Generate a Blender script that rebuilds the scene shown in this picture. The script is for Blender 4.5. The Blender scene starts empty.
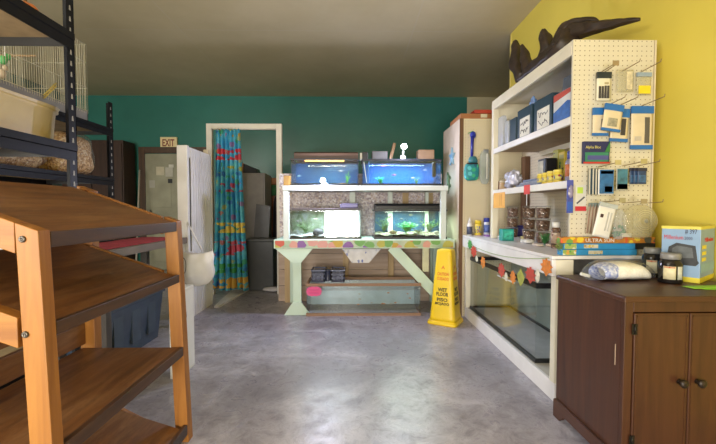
import bpy, math, random
from mathutils import Vector, Matrix, Euler, noise
random.seed(7)
PI = math.pi
C = bpy.context.scene.collection
SC = bpy.context.scene

# ------------------------------------------------------------------ camera
F, CX, CY, VX, VY, EYE = 370.0, 358.0, 222.0, 352.0, 209.0, 1.02
pitch = math.atan((CY - VY) / F)
yaw = math.atan((CX - VX) / F)
cam = bpy.data.cameras.new('camera'); co = bpy.data.objects.new('camera', cam); C.objects.link(co)
cam.sensor_width = 36; cam.lens = 36 * F / 716; cam.clip_start = 0.02
co.location = (0, 0, EYE); co.rotation_euler = (PI / 2 - pitch, 0, -yaw)
SC.camera = co
RC = Euler((PI / 2 - pitch, 0, -yaw)).to_matrix()

def ray(x, y):
    return RC @ Vector(((x - CX) / F, -(y - CY) / F, -1))
def PY(x, y, Y):                       # point of the photograph at depth Y
    d = ray(x, y); t = Y / d.y
    return Vector((d.x * t, Y, EYE + d.z * t))
def PXp(x, y, X):                      # at the plane of one X
    d = ray(x, y); t = X / d.x
    return Vector((X, d.y * t, EYE + d.z * t))
def PZ(x, y, z):                       # at one height
    d = ray(x, y); t = (z - EYE) / d.z
    return Vector((d.x * t, d.y * t, z))

# ------------------------------------------------------------------ materials
MATS = {}
def nt(name):
    m = bpy.data.materials.new(name); m.use_nodes = True
    t = m.node_tree; b = t.nodes['Principled BSDF']
    return m, t, b
def N(t, typ, **kw):
    n = t.nodes.new(typ)
    for k, v in kw.items():
        if k in n.inputs: n.inputs[k].default_value = v
        else: setattr(n, k, v)
    return n
def coords(t, scale=(1, 1, 1), which='Object'):
    tc = N(t, 'ShaderNodeTexCoord'); mp = N(t, 'ShaderNodeMapping')
    mp.inputs['Scale'].default_value = scale
    t.links.new(tc.outputs[which], mp.inputs['Vector'])
    return mp.outputs['Vector']
def ramp(t, fac, stops, interp='LINEAR'):
    r = N(t, 'ShaderNodeValToRGB'); r.color_ramp.interpolation = interp
    e = r.color_ramp.elements
    while len(e) < len(stops): e.new(0.5)
    for k, (p, c) in enumerate(stops):
        e[k].position = p; e[k].color = (*c, 1) if len(c) == 3 else c
    t.links.new(fac, r.inputs['Fac'])
    return r.outputs['Color']
def mixc(t, fac, a, b, mode='MIX'):
    m = N(t, 'ShaderNodeMix', data_type='RGBA', blend_type=mode)
    for s, v in ((0, fac), (6, a), (7, b)):
        if hasattr(v, 'links'): t.links.new(v, m.inputs[s])
        else: m.inputs[s].default_value = v if s == 0 else (*v, 1)
    return m.outputs[2]
def math_(t, op, a, b=0.0):
    m = N(t, 'ShaderNodeMath', operation=op)
    for s, v in ((0, a), (1, b)):
        if hasattr(v, 'links'): t.links.new(v, m.inputs[s])
        else: m.inputs[s].default_value = v
    return m.outputs[0]
def noise_(t, vec, scale, detail=4, rough=.55, dist=0.0):
    n = N(t, 'ShaderNodeTexNoise'); n.inputs['Scale'].default_value = scale
    n.inputs['Detail'].default_value = detail; n.inputs['Roughness'].default_value = rough
    n.inputs['Distortion'].default_value = dist
    t.links.new(vec, n.inputs['Vector'])
    return n.outputs['Fac']
def bump_(t, b, h, strength=.2, dist=.01):
    n = N(t, 'ShaderNodeBump'); n.inputs['Strength'].default_value = strength; n.inputs['Distance'].default_value = dist
    t.links.new(h, n.inputs['Height']); t.links.new(n.outputs['Normal'], b.inputs['Normal'])

def plain(col, rough=.5, metal=0.0, var=.12, scale=9.0, bump=0.0, coat=0.0):
    key = ('p', tuple(col), rough, metal, var, scale, bump, coat)
    if key in MATS: return MATS[key]
    m, t, b = nt('paint')
    f = noise_(t, coords(t), scale)
    dk = tuple(c * (1 - var) for c in col); lt = tuple(min(1, c * (1 + var)) for c in col)
    t.links.new(ramp(t, f, [(.3, dk), (.7, lt)]), b.inputs['Base Color'])
    b.inputs['Roughness'].default_value = rough; b.inputs['Metallic'].default_value = metal
    if coat: b.inputs['Coat Weight'].default_value = coat
    if bump: bump_(t, b, noise_(t, coords(t), scale * 6), bump)
    MATS[key] = m
    return m

def wood(c1, c2, axis='X', rough=.45, scale=1.0, wear=0.0, wearcol=(.25, .2, .15)):
    key = ('w', c1, c2, axis, rough, scale, wear)
    if key in MATS: return MATS[key]
    m, t, b = nt('wood')
    s = [26 * scale] * 3; s['XYZ'.index(axis)] = 1.6 * scale
    v = coords(t, tuple(s))
    f = noise_(t, v, 1.0, 6, .6, .6)
    f2 = noise_(t, coords(t), 3.0 * scale, 3)
    col = ramp(t, f, [(.28, c1), (.5, tuple((a + q) / 2 for a, q in zip(c1, c2))), (.72, c2)])
    col = mixc(t, math_(t, 'MULTIPLY', f2, .35), col, c1)
    if wear:
        s2 = [9.0] * 3; s2['XYZ'.index(axis)] = 1.8
        w = noise_(t, coords(t, tuple(s2)), 1.6, 9, .75, .4)
        col = mixc(t, ramp(t, w, [(.46, (0, 0, 0)), (.66, (wear,) * 3)]), col, wearcol)
    t.links.new(col, b.inputs['Base Color'])
    b.inputs['Roughness'].default_value = rough
    bump_(t, b, f, .15, .004)
    MATS[key] = m
    return m

def emit(col, strength):
    key = ('e', col, strength)
    if key in MATS: return MATS[key]
    m, t, b = nt('lit'); b.inputs['Base Color'].default_value = (*col, 1)
    b.inputs['Emission Color'].default_value = (*col, 1); b.inputs['Emission Strength'].default_value = strength
    MATS[key] = m
    return m

def glass(tint=(1, 1, 1), rough=0.0, ior=1.5, film=0.0, bumpy=0.0, filmcol=(.9, .92, .95)):
    key = ('g', tint, rough, ior, film, bumpy, filmcol)
    if key in MATS: return MATS[key]
    m, t, b = nt('glass')
    tr = N(t, 'ShaderNodeBsdfTransparent'); tr.inputs['Color'].default_value = (*tint, 1)
    gl = N(t, 'ShaderNodeBsdfGlossy'); gl.inputs['Roughness'].default_value = rough
    r0 = ((ior - 1) / (ior + 1)) ** 2
    fr = N(t, 'ShaderNodeLayerWeight'); fr.inputs['Blend'].default_value = .5
    sch = math_(t, 'ADD', math_(t, 'MULTIPLY', math_(t, 'POWER', fr.outputs['Facing'], 5.0), 1 - r0), r0)
    mx = N(t, 'ShaderNodeMixShader')
    t.links.new(sch, mx.inputs[0]); t.links.new(tr.outputs[0], mx.inputs[1]); t.links.new(gl.outputs[0], mx.inputs[2])
    out = t.nodes['Material Output']
    last = mx.outputs[0]
    if bumpy:
        bp = N(t, 'ShaderNodeBump'); bp.inputs['Strength'].default_value = bumpy; bp.inputs['Distance'].default_value = .02
        t.links.new(noise_(t, coords(t), 30, 3, .5, 1.0), bp.inputs['Height'])
        t.links.new(bp.outputs[0], gl.inputs['Normal']); t.links.new(bp.outputs[0], fr.inputs['Normal'])
    if film:
        df = N(t, 'ShaderNodeBsdfDiffuse'); df.inputs['Color'].default_value = (*filmcol, 1)
        m2 = N(t, 'ShaderNodeMixShader'); m2.inputs[0].default_value = film
        t.links.new(last, m2.inputs[1]); t.links.new(df.outputs[0], m2.inputs[2]); last = m2.outputs[0]
    t.links.new(last, out.inputs['Surface'])
    MATS[key] = m
    return m

def pegboard(ax='X', col=(.78, .72, .52)):
    key = ('peg', ax, col)
    if key in MATS: return MATS[key]
    m, t, b = nt('pegboard')
    v = coords(t, (1 / .0254,) * 3)
    fr = N(t, 'ShaderNodeVectorMath', operation='FRACTION'); t.links.new(v, fr.inputs[0])
    sx = N(t, 'ShaderNodeSeparateXYZ'); t.links.new(fr.outputs[0], sx.inputs[0])
    a = math_(t, 'SUBTRACT', sx.outputs[ax], .5); z = math_(t, 'SUBTRACT', sx.outputs['Z'], .5)
    d = math_(t, 'ADD', math_(t, 'MULTIPLY', a, a), math_(t, 'MULTIPLY', z, z))
    hole = math_(t, 'LESS_THAN', d, .014)
    base = ramp(t, noise_(t, coords(t), 6), [(.3, tuple(c * .93 for c in col)), (.7, col)])
    t.links.new(mixc(t, hole, base, (.20, .16, .10)), b.inputs['Base Color'])
    b.inputs['Roughness'].default_value = .5
    MATS[key] = m
    return m

def blobs(base, cols, scale=18.0, thr=.42, rough=.55, stretch=(1, 1, 1), base2=None):
    """printed pattern: round patches of several colours over a ground"""
    key = ('blob', base, tuple(cols), scale, thr, stretch, base2)
    if key in MATS: return MATS[key]
    m, t, b = nt('print')
    vo = N(t, 'ShaderNodeTexVoronoi'); vo.inputs['Scale'].default_value = scale; vo.inputs['Randomness'].default_value = .8
    t.links.new(coords(t, stretch), vo.inputs['Vector'])
    sx = N(t, 'ShaderNodeSeparateColor'); t.links.new(vo.outputs['Color'], sx.inputs[0])
    n = len(cols)
    pc = ramp(t, sx.outputs[0], [(k / n, c) for k, c in enumerate(cols)], 'CONSTANT')
    nz = noise_(t, coords(t), scale * 2.5, 3)
    dd = math_(t, 'ADD', vo.outputs['Distance'], math_(t, 'MULTIPLY', math_(t, 'SUBTRACT', nz, .5), .35))
    msk = math_(t, 'LESS_THAN', dd, thr)
    g = ramp(t, noise_(t, coords(t), scale * .6, 3), [(.35, base), (.65, base2 or tuple(c * .8 for c in base))])
    t.links.new(mixc(t, msk, g, pc), b.inputs['Base Color'])
    b.inputs['Roughness'].default_value = rough
    MATS[key] = m
    return m

def speckle(stops, scale=60, rough=.7, bump=.3, detail=3):
    key = ('sp', tuple(stops), scale)
    if key in MATS: return MATS[key]
    m, t, b = nt('speckle')
    vo = N(t, 'ShaderNodeTexVoronoi'); vo.inputs['Scale'].default_value = scale
    t.links.new(coords(t), vo.inputs['Vector'])
    sx = N(t, 'ShaderNodeSeparateColor'); t.links.new(vo.outputs['Color'], sx.inputs[0])
    t.links.new(ramp(t, sx.outputs[0], list(stops)), b.inputs['Base Color'])
    b.inputs['Roughness'].default_value = rough
    bump_(t, b, vo.outputs['Distance'], bump, .01)
    MATS[key] = m
    return m

# ------------------------------------------------------------------ mesh builder
class MB:
    def __init__(s, M=None):
        s.v = []; s.f = []; s.mi = []; s.sm = []; s.M = M
    def add(s, vs, fs, m=0, smooth=False):
        o = len(s.v)
        for p in vs:
            p = Vector(p); s.v.append(s.M @ p if s.M else p)
        for f in fs:
            s.f.append([i + o for i in f]); s.mi.append(m); s.sm.append(smooth)
        return s
    def box(s, x0, x1, y0, y1, z0, z1, m=0):
        x0, x1 = sorted((x0, x1)); y0, y1 = sorted((y0, y1)); z0, z1 = sorted((z0, z1))
        return s.add([(x0, y0, z0), (x1, y0, z0), (x1, y1, z0), (x0, y1, z0), (x0, y0, z1), (x1, y0, z1), (x1, y1, z1), (x0, y1, z1)],
                     [(3, 2, 1, 0), (4, 5, 6, 7), (0, 1, 5, 4), (1, 2, 6, 5), (2, 3, 7, 6), (3, 0, 4, 7)], m)
    def cbox(s, c, sz, m=0, R=None):
        x, y, z = (q / 2 for q in sz)
        vs = [Vector(p) for p in [(-x, -y, -z), (x, -y, -z), (x, y, -z), (-x, y, -z), (-x, -y, z), (x, -y, z), (x, y, z), (-x, y, z)]]
        vs = [(R @ p if R else p) + Vector(c) for p in vs]
        return s.add(vs, [(3, 2, 1, 0), (4, 5, 6, 7), (0, 1, 5, 4), (1, 2, 6, 5), (2, 3, 7, 6), (3, 0, 4, 7)], m)
    def bar(s, a, b, w, h, m=0, up=(0, 0, 1)):
        """rectangular bar between two points, h measured along up"""
        a, b = Vector(a), Vector(b); d = (b - a); L = d.length; d.normalize()
        u = Vector(up); r = d.cross(u).normalized(); u = r.cross(d).normalized()
        vs = []
        for p in (a, b):
            for i, j in ((-1, -1), (1, -1), (1, 1), (-1, 1)): vs.append(p + r * (i * w / 2) + u * (j * h / 2))
        return s.add(vs, [(3, 2, 1, 0), (4, 5, 6, 7), (0, 1, 5, 4), (1, 2, 6, 5), (2, 3, 7, 6), (3, 0, 4, 7)], m)
    def prism(s, pts, ax, d0, d1, m=0):
        """outline pts (2D) extruded along ax; pts are the other two axes in order"""
        def mk(p, d):
            q = list(p); q.insert('XYZ'.index(ax), d); return q
        n = len(pts)
        vs = [mk(p, d0) for p in pts] + [mk(p, d1) for p in pts]
        fs = [list(range(n))[::-1], list(range(n, 2 * n))] + [(i, (i + 1) % n, n + (i + 1) % n, n + i) for i in range(n)]
        return s.add(vs, fs, m)
    def tube(s, pts, r, seg=8, m=0, caps=True, smooth=True, jitter=0.0, jscale=8.0):
        pts = [Vector(p) for p in pts]; n = len(pts)
        rs = r if isinstance(r, (list, tuple)) else [r] * n
        vs, fs = [], []; ref = None
        for i, p in enumerate(pts):
            d = (pts[min(i + 1, n - 1)] - pts[max(i - 1, 0)]).normalized()
            if ref is None: ref = Vector((0, 0, 1)) if abs(d.z) < .9 else Vector((1, 0, 0))
            u = d.cross(ref)
            if u.length < 1e-4: u = d.orthogonal()
            u.normalize(); w = d.cross(u).normalized(); ref = u.cross(d) * 1.0
            for k in range(seg):
                a = 2 * PI * k / seg
                q = p + (u * math.cos(a) + w * math.sin(a)) * rs[i]
                if jitter: q += noise.noise_vector(q * jscale) * jitter * rs[i] + (u * math.cos(a) + w * math.sin(a)) * rs[i] * .14 * math.sin(5 * a + 9 * noise.noise(p * 3))
                vs.append(q)
        for i in range(n - 1):
            for k in range(seg):
                k2 = (k + 1) % seg
                fs.append((i * seg + k, i * seg + k2, (i + 1) * seg + k2, (i + 1) * seg + k))
        if caps: fs += [list(range(seg))[::-1], [(n - 1) * seg + k for k in range(seg)]]
        return s.add(vs, fs, m, smooth)
    def lathe(s, prof, c=(0, 0, 0), seg=20, m=0, smooth=True, sq=(1, 1)):
        vs, fs = [], []
        for r, z in prof:
            for k in range(seg):
                a = 2 * PI * k / seg
                vs.append((c[0] + r * math.cos(a) * sq[0], c[1] + r * math.sin(a) * sq[1], c[2] + z))
        n = len(prof)
        for i in range(n - 1):
            for k in range(seg):
                k2 = (k + 1) % seg
                fs.append((i * seg + k, i * seg + k2, (i + 1) * seg + k2, (i + 1) * seg + k))
        fs += [list(range(seg))[::-1], [(n - 1) * seg + k for k in range(seg)]]
        return s.add(vs, fs, m, smooth)
    def blob(s, c, r, seg=16, rings=10, m=0, jit=0.0, jscale=6.0, power=1.0):
        vs, fs = [], []; c = Vector(c)
        def sp(v): return math.copysign(abs(v) ** power, v)
        for i in range(rings + 1):
            th = PI * i / rings
            for k in range(seg):
                a = 2 * PI * k / seg
                q = Vector((r[0] * sp(math.sin(th)) * sp(math.cos(a)), r[1] * sp(math.sin(th)) * sp(math.sin(a)), r[2] * sp(math.cos(th))))
                if jit: q *= 1 + jit * noise.noise((q + c) * jscale)
                vs.append(c + q)
        for i in range(rings):
            for k in range(seg):
                k2 = (k + 1) % seg
                fs.append((i * seg + k, (i + 1) * seg + k, (i + 1) * seg + k2, i * seg + k2))
        return s.add(vs, fs, m, True)
    def sheet(s, fn, nu, nv, th=0.0, m=0, smooth=True):
        """surface fn(u,v) -> point, u,v in 0..1, given thickness th along its normal"""
        g = [[Vector(fn(i / nu, j / nv)) for j in range(nv + 1)] for i in range(nu + 1)]
        vs, fs = [], []
        idx = lambda i, j, q=0: q * (nu + 1) * (nv + 1) + i * (nv + 1) + j
        for q in (0, 1) if th else (0,):
            for i in range(nu + 1):
                for j in range(nv + 1):
                    p = g[i][j].copy()
                    if q:
                        du = g[min(i + 1, nu)][j] - g[max(i - 1, 0)][j]; dv = g[i][min(j + 1, nv)] - g[i][max(j - 1, 0)]
                        p += du.cross(dv).normalized() * th
                    vs.append(p)
        for i in range(nu):
            for j in range(nv):
                f = (idx(i, j), idx(i + 1, j), idx(i + 1, j + 1), idx(i, j + 1))
                fs.append(f[::-1] if th else f)
                if th: fs.append(tuple(idx(a, b_, 1) for a, b_ in ((i, j), (i + 1, j), (i + 1, j + 1), (i, j + 1))))
        if th:
            for i in range(nu):
                fs.append((idx(i, 0), idx(i + 1, 0), idx(i + 1, 0, 1), idx(i, 0, 1)))
                fs.append((idx(i + 1, nv), idx(i, nv), idx(i, nv, 1), idx(i + 1, nv, 1)))
            for j in range(nv):
                fs.append((idx(0, j + 1), idx(0, j), idx(0, j, 1), idx(0, j + 1, 1)))
                fs.append((idx(nu, j), idx(nu, j + 1), idx(nu, j + 1, 1), idx(nu, j, 1)))
        return s.add(vs, fs, m, smooth)
    def build(s, name, mats, parent=None, bevel=0.0, local=False, subsurf=0):
        me = bpy.data.meshes.new(name)
        vs = s.v
        loc = None
        if parent is not None:
            if not local:
                r = parent
                while r.parent: r = r.parent
                R = Matrix.LocRotScale(r.location, r.rotation_euler, r.scale).inverted()
                vs = [R @ p for p in vs]
        else:
            lo = [min(p[i] for p in vs) for i in range(3)]; hi = [max(p[i] for p in vs) for i in range(3)]
            loc = Vector(((lo[0] + hi[0]) / 2, (lo[1] + hi[1]) / 2, lo[2]))
            vs = [p - loc for p in vs]
        me.from_pydata([tuple(p) for p in vs], [], s.f)
        if not isinstance(mats, (list, tuple)): mats = [mats]
        for m in mats: me.materials.append(m)
        for p, i, sm in zip(me.polygons, s.mi, s.sm): p.material_index = min(i, len(mats) - 1); p.use_smooth = sm
        me.update()
        o = bpy.data.objects.new(name, me); C.objects.link(o)
        if parent is not None: o.parent = parent
        else: o.location = loc
        if bevel:
            bm_ = o.modifiers.new('bevel', 'BEVEL'); bm_.width = bevel; bm_.segments = 2; bm_.limit_method = 'ANGLE'; bm_.angle_limit = .7
        if subsurf:
            q = o.modifiers.new('sub', 'SUBSURF'); q.levels = subsurf; q.render_levels = subsurf
        return o

def thing(name, label, cat, loc=(0, 0, 0), rotz=0.0, group=None, kind=None):
    o = bpy.data.objects.new(name, None); C.objects.link(o)
    o.location = loc; o.rotation_euler = (0, 0, rotz); o.empty_display_size = .05
    return tag(o, label, cat, group, kind)
def tag(o, label=None, cat=None, group=None, kind=None):
    if label: o['label'] = label
    if cat: o['category'] = cat
    if group: o['group'] = group
    if kind: o['kind'] = kind
    return o
def struct(name, mb, mat, bevel=0.0):
    o = mb.build(name, mat, None, bevel); o['kind'] = 'structure'; return o
def dup(o, loc, label=None, group=None, rotz=None):
    c = o.copy(); C.objects.link(c); c.location = loc
    if rotz is not None: c.rotation_euler = (0, 0, rotz)
    if label: c['label'] = label
    if group: c['group'] = group
    def rec(src, dst):
        for ch in list(src.children):
            d = ch.copy(); C.objects.link(d); d.parent = dst; rec(ch, d)
    rec(o, c)
    return c

FRONT = Matrix(((1, 0, 0), (0, 0, -1), (0, 1, 0)))       # text read from the camera side (facing -Y)
AISLE = Matrix(((0, 0, -1), (-1, 0, 0), (0, 1, 0)))      # text facing -X
def text(s, w, h, c, mat, parent, R=FRONT, name='lettering', depth=.001, bold=.0):
    cu = bpy.data.curves.new('t', 'FONT'); cu.body = s; cu.size = 1; cu.align_x = 'CENTER'; cu.extrude = .01; cu.resolution_u = 2; cu.offset = bold
    ob = bpy.data.objects.new('t', cu); C.objects.link(ob)
    dg = bpy.context.evaluated_depsgraph_get(); dg.update()
    me = bpy.data.meshes.new_from_object(ob.evaluated_get(dg))
    bpy.data.objects.remove(ob); bpy.data.curves.remove(cu)
    xs = [v.co.x for v in me.vertices]; ys = [v.co.y for v in me.vertices]
    x0, x1, y0, y1 = min(xs), max(xs), min(ys), max(ys)
    sx, sy = w / max(x1 - x0, 1e-6), h / max(y1 - y0, 1e-6)
    mb = MB(); vs = []
    for v in me.vertices:
        p = Vector(((v.co.x - (x0 + x1) / 2) * sx, (v.co.y - (y0 + y1) / 2) * sy, v.co.z / .01 * depth / 2))
        vs.append(R @ p + Vector(c))
    mb.add(vs, [list(p.vertices) for p in me.polygons])
    bpy.data.meshes.remove(me)
    return mb.build(name, mat, parent)

def area(name, loc, target, sx, sy, power, col=(1, 1, 1), spread=None):
    L = bpy.data.lights.new(name, 'AREA'); L.shape = 'RECTANGLE'; L.size = sx; L.size_y = sy; L.energy = power; L.color = col
    if spread: L.spread = spread
    o = bpy.data.objects.new(name, L); C.objects.link(o); o.location = loc
    o.rotation_euler = (Vector(target) - Vector(loc)).to_track_quat('-Z', 'Y').to_euler()
    return o

# common materials
WHITE = plain((.78, .76, .70), .45, var=.06)
OFFW = plain((.72, .68, .56), .5, var=.08)
BLACKP = plain((.012, .012, .014), .35, var=.2)
BLACKM = plain((.004, .0045, .007), .5, 0, var=.3)
BLACKM.node_tree.nodes['Principled BSDF'].inputs['Specular IOR Level'].default_value = .25
STEEL = plain((.45, .43, .40), .3, .9, var=.1)
CLEAR = glass((.97, .98, .97), .02)
PLASTIC = glass((.93, .94, .92), .12, 1.45, .18, .6)
# ------------------------------------------------------------------ the room
XL, XR, YB, YR, ZC = -4.7, 1.70, 6.24, -2.3, 2.893
YC = 4.0                                   # the yellow wall ends here and the room widens
XF = 2.9
# concrete floor
m, t, b = nt('concrete')
v = coords(t)
n1 = noise_(t, v, 1.3, 6, .65, .4); n2 = noise_(t, v, 9, 10, .78, .5); n3 = noise_(t, v, 60, 2)
col = ramp(t, n1, [(.3, (.20, .185, .22)), (.5, (.34, .32, .375)), (.7, (.48, .455, .52))])
col = mixc(t, ramp(t, n2, [(.46, (0, 0, 0)), (.66, (.75,) * 3)]), col, (.15, .135, .15))
col = mixc(t, ramp(t, noise_(t, v, 2.6, 8, .72, 1.2), [(.52, (0, 0, 0)), (.70, (.65,) * 3)]), col, (.58, .56, .62))
t.links.new(col, b.inputs['Base Color'])
t.links.new(ramp(t, n2, [(.3, (.20,) * 3), (.7, (.42,) * 3)]), b.inputs['Roughness'])
bump_(t, b, mixc(t, .4, n2, n3), .12, .004)
struct('floor', MB().box(XL - .2, XF + .2, YR - .2, YB + .2, -.12, 0), m)
# ceiling board
m, t, b = nt('ceiling_board')
v = coords(t)
c1 = ramp(t, noise_(t, v, 1.1, 5, .6), [(.35, (.50, .42, .25)), (.65, (.58, .495, .31))])
fx = N(t, 'ShaderNodeSeparateXYZ'); t.links.new(v, fx.inputs[0])
def seam(o, step, w):
    f = math_(t, 'FRACT', math_(t, 'ADD', math_(t, 'DIVIDE', o, step), .37)); return math_(t, 'LESS_THAN', f, w)
sm = math_(t, 'MAXIMUM', seam(fx.outputs['X'], 2.44, .006), seam(fx.outputs['Y'], 1.22, .012))
t.links.new(mixc(t, math_(t, 'MULTIPLY', sm, .35), c1, (.56, .50, .38)), b.inputs['Base Color'])
b.inputs['Roughness'].default_value = .6
bump_(t, b, noise_(t, v, 40, 4), .15, .006)
struct('ceiling', MB().box(XL - .2, XF + .2, YR - .2, YB + .2, ZC, ZC + .1), m)
TEAL = plain((.042, .185, .155), .22, var=.10, scale=1.6, bump=.03)
CREAMW = plain((.62, .55, .36), .5, var=.06, scale=2)
YEL = plain((.74, .61, .10), .42, var=.05, scale=1.5, bump=.04)
teal_end = PY(467, 110, YB).x
struct('wall_back', MB().box(XL - .12, teal_end, YB, YB + .12, 0, ZC), TEAL)
struct('wall_back_end', MB().box(teal_end, XF + .12, YB, YB + .12, 0, ZC), CREAMW)
struct('wall_left', MB().box(XL - .12, XL, YR, YB, 0, ZC), plain((.10, .16, .14), .5))
struct('wall_right', MB().box(XR, XR + .12, YR, YC, 0, ZC), YEL)
struct('wall_right_return', MB().box(XR + .12, XF, YC - .12, YC, 0, ZC), CREAMW)
struct('wall_right_far', MB().box(XF, XF + .12, YC, YB, 0, ZC), CREAMW)
# wall behind the camera with two shop windows
mb = MB()
W0, W1, W2, W3 = -4.45, -1.75, -.75, .22
WZ = {0: (.7, 2.35), 1: (.3, 1.5)}
for a_, b_ in ((XL - .12, W0), (W1, W2), (W3, XR + .12)): mb.box(a_, b_, YR - .12, YR, 0, ZC)
for k, (a_, b_) in enumerate(((W0, W1), (W2, W3))):
    mb.box(a_, b_, YR - .12, YR, 0, WZ[k][0]); mb.box(a_, b_, YR - .12, YR, WZ[k][1], ZC)
struct('wall_front', mb, CREAMW)
for k, (a_, b_) in enumerate(((W0, W1), (W2, W3))):
    mb = MB(); za, zb = WZ[k]
    for q in ((a_, (a_ + b_) / 2 - .03, b_ - .06) if k == 0 else (a_, b_ - .06)): mb.box(q, q + .06, YR - .09, YR - .03, za, zb)
    mb.box(a_, b_, YR - .09, YR - .03, za, za + .06); mb.box(a_, b_, YR - .09, YR - .03, zb - .06, zb)
    w = struct('window_%d' % (k + 1), mb, WHITE)
    MB().box(a_, b_, YR - .065, YR - .06, za, zb).build('pane', CLEAR, w)
# back door and its brown casing
DX0, DX1 = PY(147, 200, YB).x, PY(147, 200, YB).x + .92
dt = PY(150, 154, YB).z
d = struct('door_1', MB().box(DX0, DX1, YB - .035, YB, .01, dt), plain((.30, .29, .20), .5, var=.2, scale=3), .003)
mb = MB()
for k in range(2):
    for a_, b_ in ((.15, .85), (1.05, dt - .2)):
        x0 = DX0 + .12 + k * .38
        mb.box(x0, x0 + .30, YB - .043, YB - .034, a_, b_)
mb.build('door_panel', plain((.32, .31, .215), .5, var=.2, scale=3), d, .004)
mb = MB().lathe([(.02, 0), (.03, .02), (.025, .04)], (0, 0, 0)); 
mb.M = None
k_ = MB(Matrix.Translation((DX0 + .07, YB - .035, .98)) @ Matrix.Rotation(PI / 2, 4, 'X')).lathe([(.012, 0), (.012, .03), (.028, .04), (.028, .06), (.01, .07)], seg=12)
k_.build('door_knob', STEEL, d)
for (px, py, w_, h_, c_) in ((160, 171, .13, .14, (.55, .5, .36)), (169, 172, .12, .15, (.5, .48, .40)), (170, 181, .07, .07, (.04, .04, .04)), (152, 184, .09, .12, (.42, .40, .34)), (171, 166, .08, .05, (.6, .58, .5))):
    p = PY(px, py, YB - .05)
    MB().box(p.x - w_ / 2, p.x + w_ / 2, YB - .047, YB - .044, p.z - h_ / 2, p.z + h_ / 2).build('paper_notice', plain(c_, .7), d)
mb = MB().box(DX0 - .10, DX0, YB - .05, YB, 0, dt + .11).box(DX1, DX1 + .10, YB - .05, YB, 0, dt + .11).box(DX0, DX1, YB - .05, YB, dt + .01, dt + .11)
struct('trim_1', mb, wood((.045, .022, .010), (.10, .05, .022), 'Z'), .004)
# paint edge: thin light corner bead at the end of the yellow wall
struct('trim_2', MB().box(XR - .006, XR + .02, YC - .02, YC + .004, 0, ZC - .01), plain((.74, .62, .2), .4))

# EXIT sign
x0, x1 = PY(161.5, 143, YB).x, PY(178, 143, YB).x; z0, z1 = PY(170, 149, YB).z, PY(170, 137.5, YB).z
s_ = thing('exit_sign', 'small cream EXIT sign with dark red letters above the back door', 'sign', ((x0 + x1) / 2, YB - .045, z0))
MB().box(x0, x1, YB - .045, YB - .001, z0, z1).build('housing', plain((.85, .70, .38), .5, var=.05), s_, .004)
text('EXIT', (x1 - x0) * .72, (z1 - z0) * .62, ((x0 + x1) / 2, YB - .0465, (z0 + z1) / 2), plain((.22, .02, .012), .5), s_, bold=.025)

# ceiling fluorescent fixtures (behind the camera, seen mirrored in the glossy teal paint)
def fixture(x, label):
    f = thing('fluorescent_ceiling_light', label, 'ceiling light', (x, -.55, ZC - .09))
    MB().box(x - .16, x + .16, -1.2, .1, ZC - .035, ZC).build('housing', WHITE, f, .004)
    MB().sheet(lambda u, v_: (x - .15 + .3 * u, -1.18 + 1.26 * v_, ZC - .035 - .05 * math.sin(PI * u)), 10, 2, .003).build('diffuser', emit((.9, .95, 1.0), 7), f)
fixture(-3.2, 'long ceiling light with white wraparound diffuser, on the side of the back door')
fixture(-2.15, 'long ceiling light with white wraparound diffuser, on the side of the curtain frame')

# ------------------------------------------------------------------ tan display unit in the corner of the view
OAK = lambda ax: wood((.21, .072, .009), (.43, .188, .029), ax, .48)
OAKT = lambda ax: wood((.085, .030, .008), (.25, .098, .024), ax, .45, 1.0, .7, (.28, .145, .058))
DARKW = lambda ax: wood((.04, .016, .006), (.11, .048, .017), ax, .5, 1, .6, (.03, .016, .009))
u = thing('slanted_display_rack', 'honey coloured wooden display unit with four shelves, the upper ones slanted', 'display unit', (-.95, 1.25, 0))
XF0, XB0 = -.75, -1.17
zt, zm = .968, .738                         # front edges of the two slanted shelves
SL = .36
YN0, YN1, YF0, YF1 = .894, .930, 1.595, 1.64
for (y0, y1) in ((YN0, YN1), (YF0, YF1)):
    MB().prism([(XF0 - .055 + .035, 0), (XF0 + .035, 0), (XF0, zt), (XF0 - .055, zt + .055 * SL)], 'Y', y0, y1).build('post', OAK('Z'), u, .002)
    MB().prism([(XB0, 0), (XB0 + .06, 0), (XB0 + .06, zt + (XF0 - XB0 - .06) * SL), (XB0, zt + (XF0 - XB0) * SL)], 'Y', y0, y1).build('post', OAK('Z'), u, .002)
    for z in (zt, zm):
        a_, b_ = ((y0 - .0005, y1) if y0 == YN0 else (y0 - .02, y0))
        MB().prism([(XF0 - .056, z + .056 * SL - .075), (XF0 - .056, z + .056 * SL), (XB0 + .0605, z + (XF0 - XB0 - .06) * SL), (XB0 + .0605, z + (XF0 - XB0 - .06) * SL - .075)], 'Y', a_ + .001, b_ - .001).build('end_rail', OAK('X'), u, .002)
    a_, b_ = ((y0 + .001, y1 - .001) if y0 == YN0 else (y0 - .02, y0))
    MB().prism([(XF0 - .056, .0), (XF0 - .056, .06), (XB0 + .0605, .22), (XB0 + .0605, .15)], 'Y', a_, b_).build('end_rail', OAK('X'), u, .002)
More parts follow.
